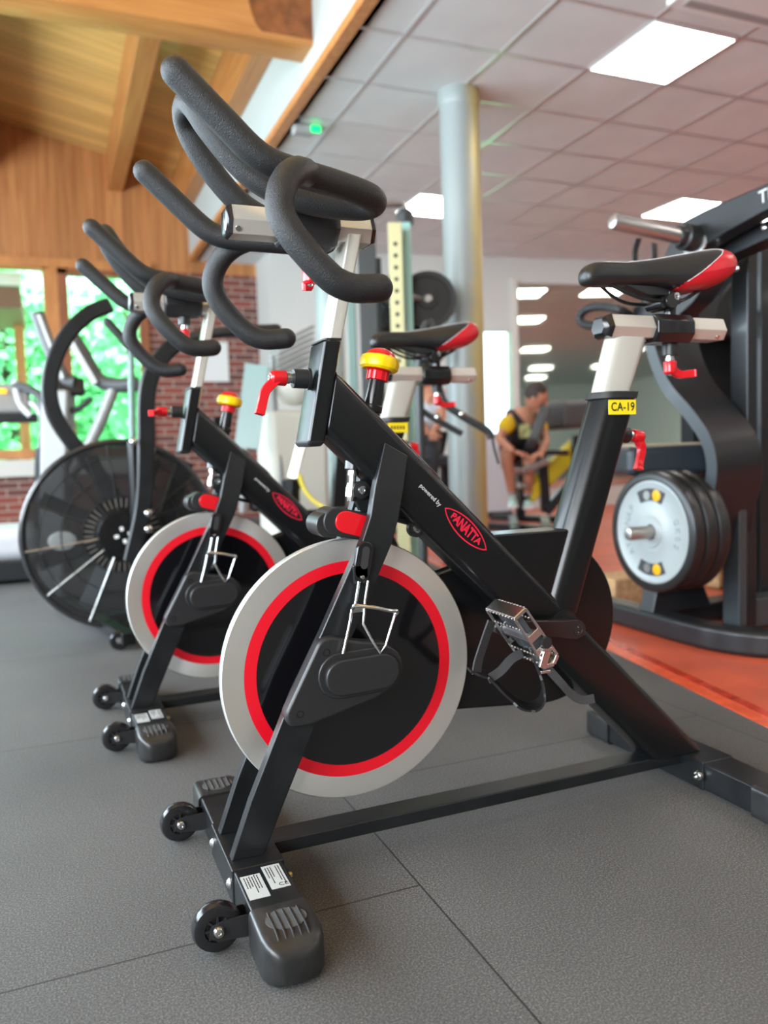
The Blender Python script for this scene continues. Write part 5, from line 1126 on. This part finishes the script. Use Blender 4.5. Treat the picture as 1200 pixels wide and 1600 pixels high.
# second person, mostly hidden
wo = thing('person', 'person with brown hair and pale grey top, half hidden behind the second saddle post', 'person')
K = dict(hip=at(664, 690, D=6.9), waist=at(668, 665, D=6.9), chest=at(674, 632, D=6.85), neck0=at(672, 608, D=6.85), neck=at(670, 600, D=6.85), rs=at(652, 614, D=6.9), re=at(646, 652, D=6.85), rw=at(664, 668, D=6.65), ls=at(688, 616, D=6.8), le=at(690, 655, D=6.7), lw=at(676, 676, D=6.55),
         rh=at(656, 694, D=6.9), rk=at(655, 704, D=6.5), ra=at(650, 770, D=6.55), lh=at(674, 694, D=6.85), lk=at(676, 706, D=6.45), la=at(672, 772, D=6.5))
skinned('body', K, [('hip', 'waist'), ('waist', 'chest'), ('chest', 'neck0'), ('neck0', 'neck'), ('neck0', 'rs'), ('rs', 're'), ('re', 'rw'), ('neck0', 'ls'), ('ls', 'le'), ('le', 'lw'), ('hip', 'rh'), ('rh', 'rk'), ('rk', 'ra'), ('hip', 'lh'), ('lh', 'lk'), ('lk', 'la')],
    dict(hip=0.12, waist=0.11, chest=0.12, neck0=0.065, neck=0.052, rs=0.055, re=0.038, rw=0.026, ls=0.055, le=0.038, lw=0.026, rh=0.085, rk=0.06, ra=0.04, lh=0.085, lk=0.06, la=0.04), M['skin'], wo)
M['pale_top'] = mat('pale_grey_cotton', (0.50, 0.52, 0.55), 0.8)
skinned('top', {'a': K['hip'].lerp(K['waist'], 0.4), 'w': K['waist'], 'c': K['chest'], 'n': K['neck0'], 'r': K['rs'], 're': K['rs'].lerp(K['re'], 0.7), 'l': K['ls'], 'le': K['ls'].lerp(K['le'], 0.7)}, [('a', 'w'), ('w', 'c'), ('c', 'n'), ('n', 'r'), ('r', 're'), ('n', 'l'), ('l', 'le')], dict(a=0.135, w=0.13, c=0.14, n=0.075, r=0.068, re=0.055, l=0.068, le=0.055), M['pale_top'], wo)
skinned('trousers', {'h': K['hip'], 'rh': K['rh'], 'r': K['rk'], 'ra': K['ra'].lerp(K['rk'], 0.15), 'lh': K['lh'], 'l': K['lk'], 'la': K['la'].lerp(K['lk'], 0.15)}, [('h', 'rh'), ('rh', 'r'), ('r', 'ra'), ('h', 'lh'), ('lh', 'l'), ('l', 'la')], dict(h=0.13, rh=0.10, r=0.075, ra=0.055, lh=0.10, l=0.075, la=0.055), M['tee'], wo)
head(wo, K['neck'], at(668, 584, D=6.82), (-RX*0.8-WZ*0.5-UY*0.1), hair=mat('chestnut_hair', (0.11, 0.05, 0.025), 0.6))
hand(wo, K['rw'], -WZ-UY*0.2, -UY, 1, M['skin']); hand(wo, K['lw'], -WZ-UY*0.2, -UY, -1, M['skin'])
for k in ('ra', 'la'): shoe(wo, K[k], -WZ, M['sole'], M['sole'])
rebase(wo)

t = thing('flat_bench', 'low black bench under the half hidden person in the grey top', 'bench')
q = K['hip']; b = nb(); box(b, (q.x, q.y, q.z-0.165), (0.34, 1.0, 0.09), Matrix.Rotation(-0.2, 3, 'Z')); obj('seat', b, M['pad'], t, bevel=0.02)
for dy in (-0.38, 0.38):
    b = nb(); box2(b, (q.x-0.18, q.y+dy-0.04, 0), (q.x+0.18, q.y+dy+0.04, 0.05)); box2(b, (q.x-0.04, q.y+dy-0.03, 0.0), (q.x+0.04, q.y+dy+0.03, q.z-0.2)); obj('leg', b, M['mach'], t)
rebase(t)
# ================================================================== machines around the seated man
M['yellow_paint'] = mat('lemon_yellow_paint', (0.72, 0.60, 0.03), 0.45); M['grey_pad'] = mat('dark_grey_pad', (0.07, 0.075, 0.078), 0.5); M['white_plastic'] = mat('white_casing', (0.52, 0.53, 0.56), 0.4)
t = thing('leg_machine', 'black and yellow seated machine in front of the wall mirror', 'weight machine')
fz = 0.03
def Q(px, py, D): return at(px, py, D=D)
g0 = at(765, 822, z=fz); g1 = at(905, 832, z=fz)
b = nb(); bar(b, g0, g1, 0.12, 0.07); fb = obj('base_rail', b, M['mach'], t, bevel=0.008)
b = nb(); bar(b, at(770, 808, z=fz), at(880, 812, z=fz), 0.12, 0.07); obj('base_rail', b, M['mach'], t, bevel=0.008)
for px in (800, 850):
    b = nb(); bar(b, at(px, 810, z=fz), at(px+6, 832, z=fz), 0.08, 0.06); obj('base_cross', b, M['mach'], t)
b = nb(); bar(b, Q(836, 762, 7.2), Q(905, 692, 7.3), 0.12, 0.16); obj('yellow_arm', b, M['yellow_paint'], t, bevel=0.03, seg=4)
b = nb(); bar(b, Q(822, 778, 7.15), Q(842, 752, 7.2), 0.16, 0.13); obj('yellow_foot_roll', b, M['yellow_paint'], t, bevel=0.03, seg=4)
b = nb(); bar(b, Q(815, 708, 6.95), Q(884, 707, 7.1), 0.10, 0.045); obj('side_bar', b, M['mach'], t, bevel=0.008)
b = nb(); bar(b, Q(829, 698, 6.9), Q(849, 645, 7.0), 0.34, 0.09, up=RX); obj('chest_pad', b, M['grey_pad'], t, bevel=0.03, seg=3)
b = nb(); bar(b, Q(862, 650, 7.3), Q(925, 646, 7.5), 0.34, 0.26); obj('back_pad', b, M['grey_pad'], t, bevel=0.06, seg=4)
b = nb(); bar(b, Q(809, 736, 7.0), Q(850, 720, 7.05), 0.22, 0.06); obj('foot_plate', b, M['dull_steel'], t, bevel=0.015)
b = nb(); bar(b, Q(806, 757, 7.0), Q(822, 760, 7.0), 0.2, 0.05); obj('foot_plate', b, M['dull_steel'], t, bevel=0.015)
for a, c in (((815, 720), (818, 795)), ((847, 712), (853, 800)), ((853, 800), (900, 745)), ((900, 680), (902, 800)), ((812, 712), (818, 724))):
    b = nb(); bar(b, Q(*a, 7.1), Q(*c, 7.15), 0.08, 0.08, up=WZ); obj('strut', b, M['mach'], t, bevel=0.006)
b = nb(); bar(b, Q(796, 716, 7.38), Q(828, 718, 7.42), 0.30, 0.09); obj('seat', b, M['grey_pad'], t, bevel=0.02)
b = nb(); bar(b, Q(812, 722, 7.4), Q(813, 808, 7.4), 0.08, 0.08, up=WZ); obj('seat_stem', b, M['mach'], t)
rebase(t)
t = thing('water_dispenser', 'white cabinet beside the column, left of the seated man', 'cabinet'); p = at(768, 735, D=8.8)
b = nb(); box(b, (p.x, p.y, 0.42), (0.34, 0.34, 0.80), Matrix.Rotation(-0.35, 3, 'Z')); obj('body', b, M['white_plastic'], t, bevel=0.03, seg=3)
b = nb(); box(b, (p.x, p.y, 0.03), (0.38, 0.38, 0.06), Matrix.Rotation(-0.35, 3, 'Z')); obj('plinth', b, M['mach'], t)
b = nb(); box(b, (p.x, p.y, 0.86), (0.30, 0.30, 0.10), Matrix.Rotation(-0.35, 3, 'Z')); obj('top_tray', b, M['white_plastic'], t, bevel=0.02); rebase(t)
t['label'] = 'low white cabinet beside the column, left of the seated man'; t.name = 'white_cabinet'

# ================================================================== power rack with pale perforated post, centre back
M['rack_pale'] = mat('pale_yellow_rack_paint', (0.58, 0.55, 0.30), 0.45); M['rack_teal'] = mat('pale_teal_rack_paint', (0.36, 0.62, 0.56), 0.35, 0.1); M['rack_dark'] = mat('dark_rack_paint', (0.03, 0.034, 0.034), 0.45); M['rack_green'] = mat('sage_green_rack_paint', (0.16, 0.25, 0.22), 0.45)
t = thing('power_rack', 'tall rack with dark, sage and pale perforated posts behind the handlebar post', 'power rack')
def post(px, D, w, d, top, m, holes=False, dxl=0.0):
    p = at(px, 700, D=D); b = nb(); box(b, (p.x, p.y, top/2), (w, d, top), Matrix.Rotation(-0.39, 3, 'Z')); o = obj('post', b, m, t, bevel=0.006)
    if holes:
        b = nb(); h_ = V(math.sin(0.39), -0, 0)
        nrm = Matrix.Rotation(-0.39, 3, 'Z') @ V(0, -1, 0)
        for i in range(21): lathe(b, V(p.x, p.y, 0.6+i*0.065)+nrm*(d/2-0.001), nrm, [(0, 0.012), (0.002, 0.012)], 10)
        obj('peg_holes', b, M['mach'], o)['kind'] = 'stuff'
    return p
a_ = post(627, 4.6, 0.078, 0.07, 2.02, M['rack_pale'], True); c_ = post(643, 4.75, 0.062, 0.07, 2.12, M['rack_teal']); d_ = post(583, 4.6, 0.105, 0.09, 2.02, M['rack_dark']); e_2 = post(556, 4.75, 0.05, 0.07, 2.0, M['rack_green']); f_ = post(598, 4.9, 0.05, 0.07, 1.9, M['rack_dark'])
b = nb(); tube(b, [V(d_.x, d_.y, 2.12), V(c_.x-0.03, c_.y, 2.17), V(c_.x, c_.y, 2.12)], 0.022, 10, 4); obj('top_bar', b, M['dull_steel'], t)
b = nb(); lathe(b, V(c_.x, c_.y, 2.06), (0, 0, 1), [(0, 0.05), (0.06, 0.05), (0.08, 0.03)], 16); obj('post_cap', b, M['rack_dark'], t)
b = nb(); bar(b, V(e_2.x, e_2.y, 0.03), V(c_.x+0.05, c_.y, 0.03), 0.08, 0.06); obj('base_rail', b, M['rack_dark'], t)
b = nb(); bar(b, V(e_2.x, e_2.y, 1.98), V(d_.x, d_.y, 1.98), 0.08, 0.06); obj('top_rail', b, M['rack_dark'], t)
for (px, py, D_, pst) in ((612, 478, 5.08, f_), (604, 520, 5.25, f_), (668, 470, 4.85, c_), (664, 540, 5.05, c_)):
    q = Q(px, py, D_); dn = V(-0.35, -0.9, 0).normalized(); b = nb(); tube(b, [V(pst.x, pst.y, q.z), q-dn*0.02, q+dn*0.09], 0.020, 12); obj('storage_peg', b, M['dull_steel'], t)
rebase(t)
for i, (px, py, D, r) in enumerate(((612, 478, 5.08, 0.18), (604, 520, 5.25, 0.14), (668, 470, 4.85, 0.17), (664, 540, 5.05, 0.14))):
    c = Q(px, py, D); t = thing('weight_plate', ['black plate hung left of the pale perforated post, upper', 'small black plate hung left of the pale perforated post, lower', 'black plate hung right of the teal post, upper', 'small black plate hung right of the teal post, lower'][i], 'weight plate', group='black plates hung on the rack')
    b = nb(); lathe(b, c, V(-0.35, -0.9, 0), [(0, 0.025), (0, r), (0.01, r*1.02), (0.04, r*1.02), (0.05, r), (0.048, r*0.8), (0.04, r*0.78), (0.04, 0.06), (0.052, 0.055), (0.052, 0.025)], 36); obj('disc', b, M['rubber_black'], t)
    b = nb(); lathe(b, c+V(-0.35, -0.9, 0).normalized()*0.04, V(-0.35, -0.9, 0), [(0, 0.024), (0.03, 0.024), (0.034, 0.018)], 16); obj('hub', b, M['dull_steel'], t); rebase(t)

# lever arms in front of the round column
t = thing('lever_arm_station', 'black tubular lever arms on a slim post in front of the mottled column', 'weight machine')
DD = 3.55
b = nb(); q = Q(657, 690, DD); tube(b, [V(q.x, q.y, 0.0), V(q.x, q.y, 0.8), V(q.x+0.01, q.y, 1.18), V(q.x+0.06, q.y, 1.30), Q(680, 560, DD)], 0.020, 10, 4); obj('post', b, M['rack_dark'], t)
b = nb(); tube(b, [Q(676, 560, DD), Q(684, 600, DD), Q(694, 628, DD), Q(722, 650, DD), Q(760, 672, DD), Q(768, 685, DD)], 0.017, 10, 5); obj('lever_arm', b, M['foam'], t)
b = nb(); tube(b, [Q(657, 640, DD), Q(680, 655, DD), Q(722, 678, DD)], 0.014, 10, 3); obj('lever_arm', b, M['foam'], t)
b = nb(); tube(b, [Q(768, 676, DD), Q(772, 700, DD), Q(779, 725, DD)], 0.006, 8, 3); obj('cable', b, M['foam'], t)
for a in ((722, 647), (684, 652)):
    b = nb(); ball(b, Q(*a, DD-0.02), 0.017); obj('joint_bolt', b, M['steel'], t)
b = nb(); lathe(b, V(q.x, q.y, 0), (0, 0, 1), [(0, 0.16), (0.012, 0.16), (0.02, 0.03)], 24); obj('foot_disc', b, M['rack_dark'], t)
rebase(t)

# ================================================================== the air bike
M['cage'] = mat('black_cage_wire', (0.015, 0.016, 0.017), 0.3, 0, 0.3); M['blade'] = mat('smoky_fan_blade', (0.05, 0.055, 0.058), 0.4); M['guard'] = mat('brushed_guard', (0.30, 0.27, 0.24), 0.3, 0.6)
def mesh_guard():
    m = bpy.data.materials.new('perforated_fan_guard'); m.use_nodes = True; t = m.node_tree; bs = t.nodes['Principled BSDF']; bs.inputs['Base Color'].default_value = (0.014, 0.015, 0.016, 1); bs.inputs['Roughness'].default_value = 0.35
    bs.inputs['Alpha'].default_value = 0.74; return m
M['mesh_guard'] = mesh_guard()
ab = thing('air_bike', 'black fan exercise bike behind the second spin bike, at the left', 'exercise bike')
FC = V(-0.232, 2.14, 0.425); RF = 0.385
for yy in (0.0, 0.16):
    b = nb(); ring = [FC+V(RF*math.cos(a), yy, RF*math.sin(a)) for a in [2*PI*i/72 for i in range(73)]]; tube(b, ring, 0.013, 10); obj('cage_rim', b, M['cage'], ab)
b = nb(); n = 72
R0 = [[b.verts.new(FC+V((RF-0.006)*math.cos(2*PI*i/n), y_, (RF-0.006)*math.sin(2*PI*i/n))) for i in range(n)] for y_ in (0.03, 0.13)]
for i in range(n): b.faces.new((R0[0][i], R0[0][(i+1) % n], R0[1][(i+1) % n], R0[1][i]))
obj('cage_band', b, M['guard'], ab)
for yy in (-0.006, 0.166):
    b = nb(); R = [[b.verts.new(FC+V(r*math.cos(2*PI*i/n), yy, r*math.sin(2*PI*i/n))) for i in range(n)] for r in (0.09, RF-0.01)]
    for i in range(n): b.faces.new((R[0][i], R[0][(i+1) % n], R[1][(i+1) % n], R[1][i]))
    obj('side_guard', b, M['mesh_guard'], ab)
for k in range(12):
    a = 2*PI*k/12+0.12; b = nb(); tube(b, [FC+V(0.10*math.cos(a), -0.012, 0.10*math.sin(a)), FC+V(RF*math.cos(a), -0.008, RF*math.sin(a))], 0.0035, 6); obj('cage_wire', b, M['dull_steel'] if k in (6, 7, 8) else M['cage'], ab)
b = nb()
for r in (0.16, 0.24, 0.32): tube(b, [FC+V(r*math.cos(a), -0.012, r*math.sin(a)) for a in [2*PI*i/60 for i in range(61)]], 0.002, 5)
obj('cage_rings', b, M['cage'], ab)
for k in range(8):
    a = 2*PI*k/8+0.3; b = nb(); d0 = V(math.cos(a), 0, math.sin(a)); bar(b, FC+d0*0.10+V(0, 0.08, 0), FC+d0*0.345+V(0, 0.08, 0), 0.11, 0.010, up=V(-math.sin(a), 0.5, math.cos(a))); obj('fan_blade', b, M['blade'], ab)
b = nb(); lathe(b, FC+V(0, 0.0, 0), (0, -1, 0), [(0, 0.155), (0.006, 0.155), (0.010, 0.11), (0.012, 0.10), (0.028, 0.095), (0.030, 0.02)], 40); hb = obj('hub', b, M['frame'], ab)
b = nb()
for k in range(40):
    a = 2*PI*k/40; p = FC+V(0.135*math.cos(a), -0.009, 0.135*math.sin(a)); bar(b, p-V(math.cos(a), 0, math.sin(a))*0.02, p+V(math.cos(a), 0, math.sin(a))*0.018, 0.004, 0.004)
obj('hub_fins', b, M['guard'], hb)
b = nb()
for a, l in ((0.2, 0.030), (1.77, 0.028), (3.34, 0.030), (4.91, 0.028)): p = FC+V(0.018*math.cos(a), -0.031, 0.018*math.sin(a)); bar(b, p, p+V(math.cos(a), 0, math.sin(a))*l*0.6, 0.004, 0.014, up=V(-math.sin(a), 0, math.cos(a)))
obj('hub_emblem', b, M['white_metal'], hb)
b = nb(); ball(b, FC+V(-0.235, -0.006, -0.01), 0.05, 1.1, 0.1, 0.8); obj('guard_label', b, mat('pale_sticker', (0.16, 0.17, 0.17), 0.5), ab)
# far arm: big arc
b = nb(); Y2 = 2.40
ribbon(b, [at(174, 476, y=Y2), at(140, 490, y=Y2), at(108, 520, y=Y2), at(86, 560, y=Y2), at(77, 605, y=Y2), at(84, 645, y=Y2), at(108, 685, y=Y2), at(150, 735, y=Y2), at(188, 792, y=Y2), at(205, 835, y=Y2)], 0.035, 0.068, wdir=V(0, 1, 0), smooth=7)
obj('far_handle_arm', b, M['frame_rough'], ab, bevel=0.012, seg=3)
b = nb(); Y1 = 1.93
ribbon(b, [at(285, 530, y=Y1), at(262, 548, y=Y1), at(240, 578, y=Y1), at(229, 620, y=Y1), at(228, 700, y=Y1), at(224, 790, y=Y1), at(205, 880, y=Y1)], 0.04, 0.066, wdir=V(0, 1, 0), smooth=7)
obj('near_handle_arm', b, M['frame_rough'], ab, bevel=0.012, seg=3)
b = nb(); tube(b, [at(282, 532, y=Y1), at(330, 521, y=Y1), at(395, 516, y=Y1), at(432, 514, y=Y1)], 0.021, 12, 5, cap='round'); obj('near_grip', b, M['foam'], ab)
b = nb(); tube(b, [at(168, 503, y=2.2), at(188, 525, y=2.2), at(200, 540, y=2.2)], 0.018, 12, 3, cap='round'); tube(b, [at(200, 540, y=2.2), at(207, 600, y=2.2)], 0.010, 8); obj('far_grip', b, M['foam'], ab)
b = nb(); tube(b, [at(204, 545, y=2.2), at(207, 690, y=2.2)], 0.014, 10); obj('side_tube', b, M['rack_green'], ab)
b = nb(); tube(b, [at(208, 690, y=2.02), at(211, 760, y=2.02), at(214, 850, y=2.02)], 0.024, 14); mo = obj('linkage', b, M['frame'], ab)
for px, py in ((209, 690), (232, 802), (232, 827)):
    b = nb(); ball(b, at(px, py, y=1.90), 0.016, 1, 0.7, 1); obj('link_bolt', b, M['steel'], mo)
b = nb(); box(b, at(205, 528, y=2.2)+V(0.01, 0, -0.01), (0.018, 0.01, 0.03)); obj('yellow_tag', b, M['sticker'], ab)
# base, wheels, rear frame and seat (hidden behind the spin bikes)
b = nb(); bar(b, (-0.25, 1.84, 0.045), (-0.44, 2.80, 0.045), 0.055, 0.05); obj('front_foot', b, M['frame'], ab, bevel=0.006)
for y_ in (1.88, 2.20):
    b = nb(); lathe(b, (-0.285, y_, 0.038), (0, 1, 0), [(-0.014, 0.01), (-0.014, 0.032), (-0.008, 0.037), (0.008, 0.037), (0.014, 0.032), (0.014, 0.01)], 24); w = obj('transport_wheel', b, M['gloss'], ab)
    b = nb(); lathe(b, (-0.285, y_-0.014, 0.038), (0, -1, 0), [(0, 0.012), (0.004, 0.01)], 12); obj('axle_bolt', b, M['dull_steel'], w)
b = nb(); ball(b, (-0.47, 2.84, 0.032), 0.032, 1.6, 1.0, 1.0); obj('foot_pad', b, M['cap'], ab)
b = nb(); bar(b, (-0.30, 2.22, 0.06), (0.85, 2.22, 0.06), 0.05, 0.05); bar(b, (-0.2, 2.22, 0.06), (0.05, 2.22, 0.72), 0.05, 0.07); obj('main_frame', b, M['frame'], ab)
b = nb(); bar(b, (0.85, 1.95, 0.035), (0.85, 2.50, 0.035), 0.055, 0.05); obj('rear_foot', b, M['frame'], ab)
b = nb(); bar(b, (0.70, 2.22, 0.06), (0.78, 2.22, 0.80), 0.05, 0.06); obj('seat_post', b, M['frame'], ab)
b = nb(); ball(b, (0.80, 2.22, 0.83), 0.13, 1.1, 0.8, 0.28); obj('seat', b, M['leather'], ab)
rebase(ab)

# ================================================================== cardio machines along the windows
M['silver'] = mat('light_grey_machine_paint', (0.26, 0.26, 0.25), 0.45, 0.1)
t = thing('cross_trainer', 'light grey cross trainer with long padded handles in front of the right pane', 'cross trainer')
D4 = 4.4
b = nb(); a0 = Q(80, 835, D4); bar(b, V(a0.x, a0.y, 0.02), Q(92, 610, D4), 0.12, 0.15, up=RX); obj('front_mast', b, M['silver'], t, bevel=0.02, seg=3)
b = nb(); tube(b, [Q(58, 490, D4), Q(72, 530, D4), Q(98, 590, D4), Q(118, 598, D4)], 0.037, 12, 4); obj('padded_handle', b, M['grey_pad'], t)
b = nb(); tube(b, [Q(105, 515, D4), Q(128, 550, D4), Q(153, 592, D4), Q(180, 602, D4), Q(215, 600, D4)], 0.040, 12, 5); obj('padded_handle', b, M['grey_pad'], t)
b = nb(); bar(b, Q(62, 492, D4-0.04), Q(100, 592, D4-0.04), 0.03, 0.02); obj('handle_strip', b, M['silver'], t)
b = nb(); bar(b, Q(112, 535, D4-0.05), Q(150, 600, D4-0.05), 0.03, 0.035); obj('handle_strip', b, M['silver'], t)
b = nb(); tube(b, [Q(178, 605, D4), Q(165, 640, D4), Q(142, 690, D4), Q(110, 745, D4), Q(100, 775, D4)], 0.032, 12, 5); obj('swing_arm', b, M['silver'], t)
b = nb(); tube(b, [Q(92, 640, D4), Q(120, 640, D4), Q(143, 622, D4)], 0.016, 10, 4); obj('heart_rate_grip', b, M['foam'], t)
b = nb(); box(b, Q(105, 605, D4), (0.18, 0.05, 0.10), Matrix.Rotation(-0.3, 3, 'X')); obj('console', b, M['mach'], t, bevel=0.015)
b = nb(); c = Q(190, 850, D4+0.1); bar(b, V(a0.x, a0.y, 0.06), V(a0.x+1.3, a0.y+0.1, 0.06), 0.30, 0.12); obj('base_housing', b, M['silver'], t, bevel=0.03, seg=3)
b = nb(); bar(b, V(a0.x+0.15, a0.y, 0.25), V(a0.x+1.1, a0.y+0.1, 0.18), 0.12, 0.05); obj('pedal_beam', b, M['grey_pad'], t)
rebase(t)
t = thing('treadmill', 'grey treadmill with orange-lit display at the left edge under the window', 'treadmill')
D5 = 5.1
c = Q(2, 625, D5)
b = nb(); box(b, c, (0.34, 0.10, 0.20), Matrix.Rotation(-0.25, 3, 'X')); co = obj('console', b, M['silver'], t, bevel=0.03, seg=3)
b = nb(); box(b, Q(3, 611, D5-0.07), (0.05, 0.01, 0.028)); obj('display', b, mat('orange_display', (0.8, 0.25, 0.0), 0.4, emis=((1.0, 0.45, 0.0), 1.2)), co)
b = nb(); box(b, c+V(0, 0, -0.12), (0.42, 0.16, 0.05)); obj('console_tray', b, M['mach'], co, bevel=0.01)
b = nb(); tube(b, [Q(24, 595, D5), Q(26, 612, D5), Q(32, 632, D5), Q(48, 650, D5)], 0.022, 10, 4); obj('support', b, M['white_plastic'], t)
b = nb(); tube(b, [Q(22, 602, D5), Q(45, 608, D5), Q(64, 622, D5), Q(68, 650, D5), Q(66, 700, D5)], 0.028, 10, 5); obj('handrail', b, M['grey_pad'], t)
b = nb(); tube(b, [Q(48, 628, D5), Q(60, 640, D5), Q(70, 660, D5)], 0.020, 10, 4); obj('handrail', b, M['white_plastic'], t)
a1 = Q(5, 850, D5)
b = nb(); bar(b, Q(66, 700, D5), V(Q(60, 800, D5).x, a1.y, 0.2), 0.07, 0.05); bar(b, Q(-30, 660, D5), V(a1.x-0.2, a1.y, 0.2), 0.07, 0.05); obj('upright', b, M['mach'], t)
b = nb(); box2(b, (a1.x-0.45, a1.y-0.25, 0.13), (a1.x+0.24, a1.y+0.35, 0.34)); obj('motor_cover', b, M['white_plastic'], t, bevel=0.08, seg=5)
b = nb(); box2(b, (a1.x-0.45, a1.y-0.28, 0.02), (a1.x+0.24, a1.y+1.5, 0.14)); obj('deck', b, M['mach'], t, bevel=0.01)
b = nb(); box2(b, (a1.x-0.30, a1.y+0.36, 0.14), (a1.x+0.10, a1.y+1.5, 0.146)); obj('belt', b, M['rubber_black'], t)
rebase(t)
# notice on the bricks
t = at(337, 565, y=8.08); b = nb(); box(b, (t.x, 8.092, t.z+0.0), (0.30, 0.012, 0.46)); tag(obj('notice', b, mat('white_paper', (0.72, 0.72, 0.69), 0.8)), 'blank white notice on the brick wall behind the second handlebar', 'notice')
# stair machine with pale slats
t = thing('stair_climber', 'pale stair machine with slatted steps in front of the white wall', 'stair climber')
D6 = 5.6
M['cream'] = mat('cream_casing', (0.66, 0.65, 0.57), 0.5)
for i in range(7):
    b = nb(); bar(b, Q(428, 540+i*9, D6), Q(482, 514+i*9, D6+0.1), 0.24, 0.022); obj('step_slat', b, M['silver'], t)
b = nb(); ball(b, Q(462, 606, D6), 0.17, 0.95, 0.7, 0.75); obj('casing', b, M['cream'], t)
b = nb(); q = Q(462, 600, D6); box2(b, (q.x-0.22, q.y-0.1, 0.02), (q.x+0.20, q.y+0.35, 1.05)); obj('lower_housing', b, M['cream'], t, bevel=0.05, seg=3)
b = nb(); bar(b, Q(385, 700, D6-0.2), Q(402, 570, D6-0.2), 0.16, 0.03, up=-WZ); obj('side_glass', b, mat('teal_side_glass', (0.22, 0.33, 0.31), 0.3), t)
b = nb(); tube(b, [Q(425, 555, D6-.1), Q(430, 640, D6-.1), Q(438, 720, D6-.1), Q(440, 800, D6-.1)], 0.018, 10, 4); tube(b, [Q(384, 700, D6-.2), Q(380, 800, D6-.2)], 0.03, 10); obj('handrail', b, M['silver'], t)
rebase(t)
# bike with chrome post and yellow guard
t = thing('upright_bike', 'distant bike with pale metal post and yellow curved guard between the two spin bikes', 'exercise bike')
D7 = 4.5
b = nb(); bar(b, Q(457, 748, D7), Q(472, 690, D7), 0.05, 0.06, up=-WZ); obj('handlebar_post', b, M['chrome'], t, bevel=0.004)
b = nb(); q = Q(456, 750, D7); tube(b, [q, V(q.x-0.02, q.y, 0.10)], 0.045, 14); lathe(b, q-V(0, 0, 0.05), (0, 0, 1), [(0, 0.06), (0.05, 0.06), (0.06, 0.04)], 16); obj('seat_tube', b, M['frame'], t)
b = nb(); ribbon(b, [Q(468, 742, D7), Q(476, 765, D7), Q(490, 782, D7), Q(510, 795, D7)], 0.10, 0.02, wdir=-WZ); obj('yellow_guard', b, M['yellow_paint'], t)
b = nb(); box2(b, (q.x-0.35, q.y-0.05, 0.06), (q.x+0.4, q.y+0.05, 0.12)); box2(b, (q.x-0.38, q.y-0.25, 0.02), (q.x-0.30, q.y+0.25, 0.07)); box2(b, (q.x+0.34, q.y-0.25, 0.02), (q.x+0.42, q.y+0.25, 0.07)); obj('base_frame', b, M['frame'], t)
b = nb(); fcx = V(q.x-0.42, q.y, 0.34); tube(b, [V(q.x-0.34, q.y, 0.1), V(q.x-0.42, q.y, 0.95)], 0.035, 12); tube(b, [V(q.x-0.02, q.y, 0.45), V(q.x-0.40, q.y, 0.72)], 0.035, 12); obj('front_tube', b, M['frame'], t)
rebase(t)
rebase_later = [o for o in COL.objects if o.parent is None and o.type == 'MESH' and 'category' in o]
for o in rebase_later:
    if o.location.length < 1e-6 and o.data.users == 1: rebase(o)
